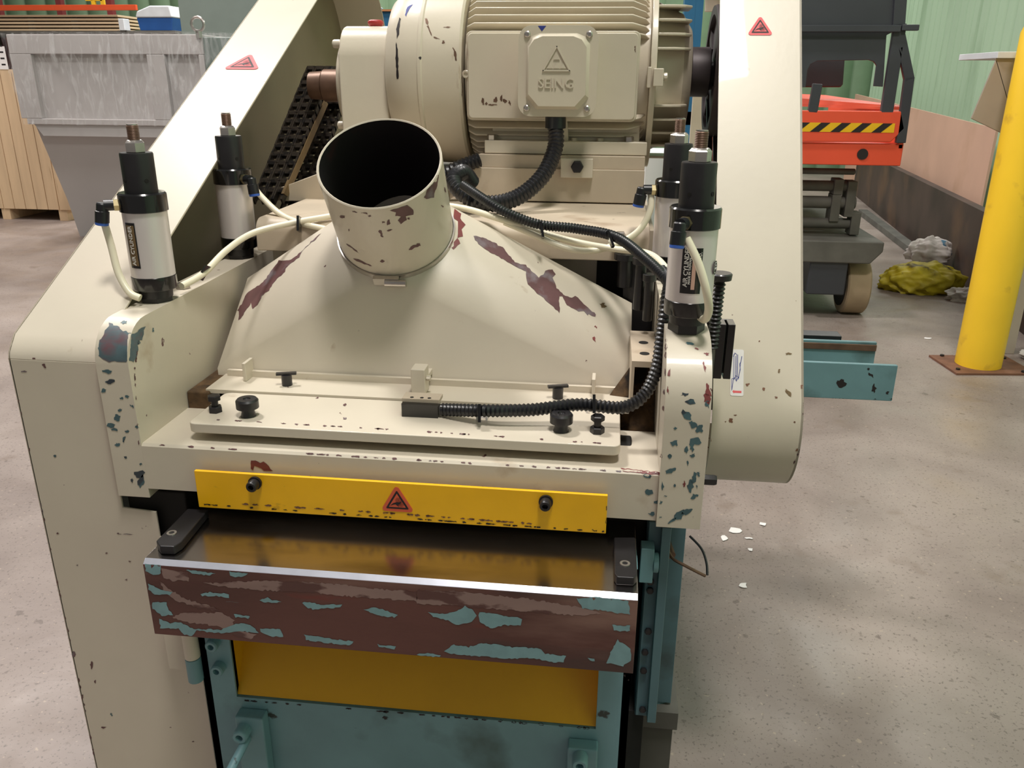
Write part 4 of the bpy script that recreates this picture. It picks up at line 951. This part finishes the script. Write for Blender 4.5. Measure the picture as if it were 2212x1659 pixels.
m = T('lift_orange'); a = at(1735, 200, Y=7.3); b = at(1915, 248, Y=6.2); m.slab([V((Lx0, 7.3, zt)), V((b.x, 5.8, zt)), V((b.x, 5.8, zt + .02)), V((a.x + .1, 7.0, lx(1765, 205, 7.0).z)), V((Lx0, 7.3, lx(1740, 195, 7.3).z))], (0, 1, 0), .03); m.build('toe_board', None, SL)
# dark guard frame
gz = lambda x, y: lx(x, y)
m = T('lift_dark')
m.box(Lx0, gz(1943, 50).x, LY - .05, LY - .02, gz(1900, 70).z, gz(1900, 55).z)
m.box(gz(1943, 60).x, gz(1980, 60).x, LY - .05, LY - .02, gz(1960, 67).z, gz(1960, 54).z)
for (p, q_, r) in (((1948, -60), (1940, 55), .035), ((1943, 55), (1915, 240), .035), ((1944, 80), (1963, 170), .028), ((1963, 170), (1945, 305), .028), ((1765, 185), (1755, 240), .028)):
    a, b = gz(*p), gz(*q_); dd_ = b - a; m.obox((a + b) / 2, dd_, (0, 1, 0), dd_.cross(V((0, 1, 0))), dd_.length / 2 + .01, .02, r)
m.build('guard_frame', None, SL, .004)
m = T('lift_dark')
out = px(.2532, 1700, 0, [(-400, -300), (1000, -300), (985, 210), (930, 260), (850, 300), (820, 740), (740, 735), (765, 560), (740, 525), (700, 512), (260, 520), (200, 550), (175, 600), (160, 745), (-400, 745)])
m.slab([gz(*p) for p in out], (0, -1, 0), .02); m.build('mesh_panel', None, SL, .003)
m = T('lift_dark'); r_ = px(.2532, 1700, 0, [(-100, 330), (510, 330), (480, 720), (460, 745), (-100, 745)]); m.slab([at(*p, Y=LY + .7) for p in r_], (0, -1, 0), .03); m.use('lift_dark')
m.build('control_box', None, SL, .01)
m = T('lift_dusty')
for yy, r in ((413, .035), (450, .04), (497, .035), (380, .02)):
    p = gz(1870, yy); m.cyl((Lx0, LY + .25, p.z), (p.x, LY + .25, p.z), r, seg=16)
for x, y0, y1 in ((1832, 395, 430), (1826, 430, 490), (1870, 470, 520), (1862, 400, 480)):
    a, b = gz(x, y0), gz(x, y1); m.box(a.x - .03, a.x + .03, LY + .2, LY + .32, b.z, a.z)
m.build('scissor_stack', None, SL, .005, label='dusty grey folded scissor arms')
m = T('lift_dusty'); a = gz(1912, 520); z0, z1 = gz(1850, 570).z, gz(1850, 522).z
m.prism([(Lx0, z0), (gz(1880, 570).x, z0), (a.x, gz(1912, 545).z), (a.x, z1), (Lx0, z1)], 'Y', LY, LY + 1.9)
m.use('teal'); m.build('chassis', None, SL, .01)
wx = at(1870, 640, Y=LY + .1)
m = T('tyre'); wr = .19; xw0, xw1 = gz(1835, 690).x, gz(1890, 650).x
m.lathe((xw0 - .02, LY + .25, wr), (1, 0, 0), [(0, wr - .05), (0, wr - .01), (.01, wr), (xw1 - xw0, wr), (xw1 - xw0 + .01, wr - .01)], 44); m.use('dark_void'); m.lathe((xw0 - .03, LY + .25, wr), (1, 0, 0), [(0, .03), (0, wr - .05), (.02, wr - .05)], 30)
m.build('wheel', None, SL, ang=40, label='wheel with worn tan tyre')
m = T('lift_dark'); a, b = gz(1750, 580), gz(1825, 640); m.box(a.x, b.x, LY + .02, LY + .3, b.z, a.z + .05); m.build('wheel_bracket', None, SL, .01)

# --- bags
def lump(name, c, sx, sy, sz, matn, seed, fold=.12):
    rnd = random.Random(seed); bm = bmesh.new(); bmesh.ops.create_icosphere(bm, subdivisions=5, radius=1)
    ph = [(V((rnd.uniform(-1, 1), rnd.uniform(-1, 1), rnd.uniform(-1, 1))).normalized(), rnd.uniform(3, 16), rnd.uniform(0, 6)) for _ in range(16)]
    for v in bm.verts:
        r = 1 + sum((.6 - abs(math.sin(v.co.dot(d_) * f_ + p_))) / f_ for d_, f_, p_ in ph) * fold * 3.2
        q = v.co * r; q.z = max(q.z, -.45) + .45; v.co = V((c[0] + q.x * sx, c[1] + q.y * sy, c[2] + q.z * sz))
    m = T(matn); m.bm.free(); m.bm = bm; return m.build(name, None, None, ang=60)
p = at(1990, 630, Z=0); tag(lump('sack', (p.x, p.y + .05, 0), .30, .2, .15, 'bag_yellow', 3), 'crumpled yellow sack lying on the floor', 'bag')
p = at(2025, 600, Z=0); tag(lump('plastic_bag', (p.x - .05, p.y + .12, .12), .18, .10, .13, 'bag_white', 8), 'crumpled white and blue plastic bag behind the yellow sack', 'bag')
p = at(2085, 640, Z=0); tag(lump('plastic_wrap', (p.x - .05, p.y - .12, 0), .13, .08, .06, 'bag_white', 12, .2), 'torn clear plastic wrap between yellow sack and bollard', 'bag')
p = at(2195, 775, Z=0); tag(lump('plastic_wrap', (p.x + .12, p.y - .02, 0), .09, .12, .05, 'bag_white', 14, .2), 'white plastic scrap lying right behind the bollard foot', 'bag')
p = at(2195, 708, Z=0); m = T('wood_block'); m.obox((p.x + .1, p.y, .025), (1, -.5, 0), (.5, 1, 0), (0, 0, 1), .2, .05, .025); tag(m.build('wood_block', None, None, .003), 'small orange wooden block at the right edge behind the bollard', 'wood')

# --- beige chute at the right edge
bq = lambda x, y, Y=4.9: at(x, y, Y=Y)
CH = [bq(2153, 118), bq(2260, 118), bq(2240, 290), bq(2100, 250)]
m = T('beige_metal'); m.slab([bq(2153, 126), bq(2262, 126), bq(2250, 330), bq(2098, 256)], (0, -1, 0), .012)
m.poly([bq(2153, 126), bq(2262, 126), bq(2262, 126, 5.3), bq(2190, 126, 5.3)], [(0, 1, 2, 3)])
m.slab([bq(2153, 126), bq(2183, 230), bq(2205, 230, 5.3), bq(2175, 126, 5.3)], (1, 0, 0), .01)
m.use('bin_white'); a, b = bq(2150, 126), bq(2262, 112); m.box(a.x, b.x, 4.88, 5.4, a.z, b.z)
m.use('beige_metal'); z_ = bq(2240, 300).z; m.box(bq(2250, 300).x + .05, bq(2250, 300).x + .13, 4.95, 5.03, 0, z_ + .2)
tag(m.build('metal_chute', None, None, .003), 'beige sheet metal chute behind the yellow bollard at the right edge', 'chute')

# --- left side: crate, hopper, rack
CR = thing('wooden_crate', (-6.5, 8.7, 0), 'pale wooden crate with vertical boards on a pallet at the left edge', 'crate')
c0 = at(160, 478, Z=0); cx1 = c0.x; cy0 = c0.y; ztop = at(10, 150, Y=cy0).z
m = T('crate_wood'); x_ = cx1 - 1.6
while x_ < cx1 - .05: m.box(x_ + .004, x_ + .128, cy0, cy0 + .02, .12, ztop); x_ += .132
m.box(cx1 - 1.6, cx1 - .004, cy0 + .02, cy0 + 1.1, .12, ztop - .01); m.build('crate_side', None, CR, .002)
for xx in (cx1 - 1.5, cx1 - .8, cx1 - .12):
    m = T('crate_wood'); m.box(xx - .05, xx + .05, cy0 + .01, cy0 + 1.1, 0, .12); m.build('pallet_block', None, CR, .002)
m = T('paper_white'); a, b = at(-10, 100, Y=cy0 - .005), at(18, 150, Y=cy0 - .005); m.box(a.x, b.x, cy0 - .004, cy0, b.z, a.z); m.use('ink_black')
for i in range(4): m.box(a.x + .03, b.x - .02, cy0 - .005, cy0 - .004, b.z + .04 + i * .06, b.z + .055 + i * .06)
m.build('paper_label', None, CR)

HP = thing('metal_hopper', (-4.2, 7.4, 0), 'big grey metal hopper wrapped in clear plastic film', 'hopper')
hy = 7.3
def hq(x, y, Y=hy): return at(x, y, Y=Y)
tl, tr = hq(12, 74), hq(505, 74); bl, br_ = hq(40, 268), hq(505, 268)
tz, bz = tl.z, bl.z; hx0, hx1 = tl.x, hq(430, 74).x
m = T('grey_hopper')
fw = hx1 - hx0
# front frame made of flats around recessed panels
bxx = bl.x + .0
m.box(hx0 + .03, hx1, hy + .05, hy + 1.2, bz, tz)
m.box(hx0, hx1 + .02, hy, hy + .05, tz - .16, tz); m.box(hx0 + .05, hx1, hy, hy + .05, bz, bz + .05)
m.box(hx0, hx0 + .20, hy, hy + .05, bz + .05, tz - .16); m.box(hq(313, 100).x, hq(352, 100).x, hy, hy + .05, bz + .05, tz - .16); m.box(hx1 - .03, hx1 + .02, hy, hy + .05, bz + .05, tz - .16)
m.build('upper_box', None, HP, .006)
m = T('grey_hopper'); k0 = hq(146, 432, hy + .35); k1 = hq(178, 540, hy + .42); kr = k0.x + .75
L0 = [(hx0 + .08, hy + .06, bz), (hx1 - .05, hy + .06, bz), (hx1 - .05, hy + 1.15, bz), (hx0 + .08, hy + 1.15, bz)]
L1 = [(k0.x, hy + .35, k0.z), (kr, hy + .35, k0.z), (kr, hy + .9, k0.z), (k0.x, hy + .9, k0.z)]
L2 = [(k1.x, hy + .42, 0), (kr - .12, hy + .42, 0), (kr - .12, hy + .85, 0), (k1.x, hy + .85, 0)]
m.poly(L0 + L1 + L2, [(i + o, (i + 1) % 4 + o, (i + 1) % 4 + 4 + o, i + 4 + o) for o in (0, 4) for i in range(4)] + [(3, 2, 1, 0), (8, 9, 10, 11)])
m.prism([(hx0 + .10, bz), (hx1 - .03, bz), (hx1 - .03, bz - .10), (hx0 + .17, bz - .10)], 'Y', hy + .02, hy + .08); m.build('funnel', None, HP)
lg = hq(427, 52); m = T('zinc')
Q = [lg + V((0, 0, 0)) + V((math.cos(a_), 0, math.sin(a_))) * .055 for a_ in [2 * PI * i / 20 for i in range(21)]]
m.tube(Q, .012, 8, res=2); m.cyl(lg + V((0, 0, -.055)), lg + V((0, 0, -.11)), .025, seg=12); m.build('lifting_eye', None, HP)
m = T('cabinet_green'); a = hq(432, 80); m.box(a.x + .01, a.x + .75, hy + .02, hy + 1.0, bz - .1, tz - .02); m.build('side_box', None, HP, .01, label='darker green-grey box beside the hopper')
m = T('film')
def filmgrid(P0, P1, P2, P3, nu, nv, amp, seed):
    rnd = random.Random(seed); vs = []
    for j in range(nv + 1):
        for i in range(nu + 1):
            u_, v_ = i / nu, j / nv; q = (P0.lerp(P1, u_)).lerp(P3.lerp(P2, u_), v_); vs.append(q + V((0, -abs(rnd.gauss(0, amp)), 0)))
    m.poly(vs, [(j * (nu + 1) + i, j * (nu + 1) + i + 1, (j + 1) * (nu + 1) + i + 1, (j + 1) * (nu + 1) + i) for j in range(nv) for i in range(nu)])
yy = hy - .03
filmgrid(V((hx0 - .03, yy, tz + .01)), V((hx1 + .55, yy, tz + .01)), V((hx1 + .5, yy, bz)), V((hx0 + .04, yy, bz)), 24, 12, .012, 4)
filmgrid(V((hx0 - .03, hy + 1.0, tz + .02)), V((hx1 + .6, hy + 1.0, tz + .02)), V((hx1 + .6, yy, tz + .02)), V((hx0 - .03, yy, tz + .02)), 24, 6, .01, 6)
m.build('plastic_wrap', None, HP, ang=70, fix=False, label='clear crinkled plastic film')

# rack far left with lumber
ry = 12.5
def rq(x, y, Y=ry): return at(x, y, Y=Y)
RK = thing('pallet_rack', (-9, ry, 0), 'pallet rack with orange beam and dark red uprights', 'rack')
m = T('rack_orange'); a, b = rq(-120, 14), rq(298, 21); zc0, zc1 = rq(150, 23).z, rq(150, 11).z; m.box(a.x, b.x, ry - .05, ry, zc0, zc1); m.build('rack_beam', None, RK, .004, label='orange cross beam')
for x in (3, 136, 244):
    p = rq(x, 20, ry + 1.0); m = T('rack_red'); m.box(p.x - .045, p.x + .045, ry + .9, ry + 1.0, 0, 3.2); m.build('rack_upright', None, RK, label='dark red upright')
zs = rq(100, 66).z
m = T('lift_dusty'); m.box(rq(-120, 66).x, rq(250, 66).x, ry + .1, ry + .9, zs - .06, zs); m.box(rq(-100, 60).x, rq(-90, 60).x, ry + .1, ry + .9, 0, zs); m.box(rq(240, 60).x, rq(248, 60).x, ry + .1, ry + .9, 0, zs - .06); m.build('rack_shelf', None, RK)
xa, xb = rq(-120, 60).x, rq(248, 60).x; zt_ = rq(100, 28).z; st_ = (zt_ - zs) / 5
for i in range(5):
    m = T('lumber'); m.box(xa, xb, ry + .12, ry + .85, zs + i * st_, zs + i * st_ + st_ * .62)
    m.use('dark_void')
    if i < 4:
        for xq in (-60, 55, 150): p = rq(xq, 50); m.box(p.x - .05, p.x + .05, ry + .13, ry + .84, zs + i * st_ + st_ * .62, zs + (i + 1) * st_)
    tag(m.build('lumber_board', None, None, .004), ['pale lumber board layer at the bottom of the rack stack', 'second pale lumber layer up from the rack shelf', 'middle pale lumber layer in the rack stack', 'fourth pale lumber layer up from the rack shelf', 'topmost pale lumber layer right under the orange rack beam'][i], 'lumber', 'lumber layers on the rack')
def simple(name, matn, x0, y0, x1, y1, Y, dep, label, cat, ground=True):
    a, b = at(x0, y0, Y=Y), at(x1, y1, Y=Y); m = T(matn); m.box(a.x, b.x, Y, Y + dep, 0 if ground else b.z, a.z); o = m.build(name, None, None, .01); return tag(o, label, cat) if label else o
TB = tag(simple('work_table', 'lift_dusty', 252, 66, 380, 72, 11.8, .8, None, None), 'low grey cabinet under the blue bin beyond the hopper', 'cabinet')
a, b = at(293, 38, Y=11.8), at(374, 64, Y=11.8); zt2 = at(300, 66, Y=11.8).z
BN = thing('storage_bin', ((a.x + b.x) / 2, 12.1, zt2), 'blue plastic bin with a white lid beyond the hopper', 'bin')
m = T('bin_blue'); m.prism([(a.x + .03, zt2), (b.x - .03, zt2), (b.x, a.z), (a.x, a.z)], 'Y', 11.82, 12.35); m.build('bin_body', None, BN, .01)
zl = at(300, 12, Y=11.8).z; m = T('bin_white'); m.prism([(a.x - .01, a.z), (b.x + .01, a.z), (b.x - .02, zl), (a.x + .22, zl), (a.x + .02, a.z + .08)], 'Y', 11.80, 12.37); m.build('bin_lid', None, BN, .02, label='white lid')
simple('white_canister', 'bin_white', 254, 40, 270, 66, 11.75, .15, 'narrow white canister standing left of the blue bin', 'canister', False)
simple('control_cabinet', 'cabinet_green', 376, -60, 640, 80, 10.2, 1.2, 'large green-grey machine cabinet behind the wrapped hopper', 'cabinet')
m = T('yellow_strap'); 
for x in (200, 220): q0, q1 = at(x, -10, Y=13.3), at(x + 3, 10, Y=13.3); m.obox((q0 + q1) / 2, q1 - q0, (0, 1, 0), (1, 0, 0), (q1 - q0).length / 2, .02, .03)
q0 = at(186, 2, Y=13.3); m.box(q0.x, at(222, 2, Y=13.3).x, 13.28, 13.32, q0.z, q0.z + .03)
q0 = at(210, 0, Y=13.3); tag(m.build('yellow_strap', None, None), 'yellow straps hanging behind the rack above the lumber', 'strap')
# blue machine behind the motor
BM = thing('blue_machine', at(800, 270, Y=6.0) * 1, 'blue machine cabinet behind the motor', 'machine')
BM.location.z = 0
m = T('machine_blue'); a, b = at(700, 25, Y=6.0), at(1000, 100, Y=6.0); m.box(a.x, b.x, 6.0, 6.8, 0, a.z); m.build('cabinet_body', None, BM, .006)
m = T('bin_white'); z0, z1 = at(800, 136, Y=5.99).z, at(800, 104, Y=5.99).z; m.box(a.x, b.x, 5.985, 6.0, z0, z1); m.use('ink_black'); q = at(753, 110, Y=5.98); m.box(q.x, q.x + .06, 5.983, 5.985, q.z - .02, q.z + .01); m.build('white_stripe', None, BM)
m = T('wood_block'); m.box(a.x, b.x, 5.98, 6.1, a.z, a.z + .012); m.build('top_edge', None, BM)
m = T('bin_white'); a, b = at(748, -8, Y=6.3), at(795, 30, Y=6.3); d_ = b - a; m.obox((a + b) / 2, d_, (0, 1, 0), d_.cross(V((0, 1, 0))), d_.length * .8, .05, .09); tag(m.build('white_beam', None, None), 'white slanting beam standing on the blue machine', 'beam')
m = T('machine_blue'); a, b = at(1484, -60, Y=4.2), at(1512, 110, Y=4.2); m.box(a.x, a.x + .05, 4.2, 4.3, 0, a.z); m.box(b.x - .035, b.x, 4.2, 4.3, 0, a.z); m.box(a.x, b.x, 4.2, 4.3, 1.3, 1.36); tag(m.build('blue_post', None, None), 'narrow blue steel posts seen between motor and belt guard', 'post')
# paper scraps on the floor
SCP = [(1588, 1147, 14, 9), (1648, 1133, 9, 5), (1565, 1163, 8, 8), (1617, 1163, 11, 3), (1621, 1188, 6, 4), (1605, 1265, 9, 8), (2005, 731, 8, 4), (2063, 770, 7, 6)]
SL_ = ['largest white paper flake on the floor right of the machine', 'white paper flake furthest right in the cluster beside the machine', 'white paper flake nearest the loose black cable', 'thin white paper sliver below the largest flake', 'tiny white paper flake under the thin sliver', 'curled white paper flake lowest on the floor beside the machine', 'white paper scrap on the floor below the yellow sack', 'small white scrap on the floor left of the bollard plate']
for (x, y, a_, b_), lb in zip(SCP, SL_):
    p = at(x, y, Z=.001); s_ = (p - CAM).length / FPX; m = T('paper_white'); n_ = 9; P = []
    for i in range(n_):
        t_ = 2 * PI * i / n_; q = random.uniform(.6, 1.2); P.append((p.x + a_ * s_ * q * math.cos(t_), p.y + b_ * 1.5 * s_ * q * math.sin(t_), .002 + random.uniform(0, .002)))
    m.slab(P, (0, 0, 1), .001); tag(m.build('paper_scrap', None, None), lb, 'paper', 'paper scraps on the concrete floor')
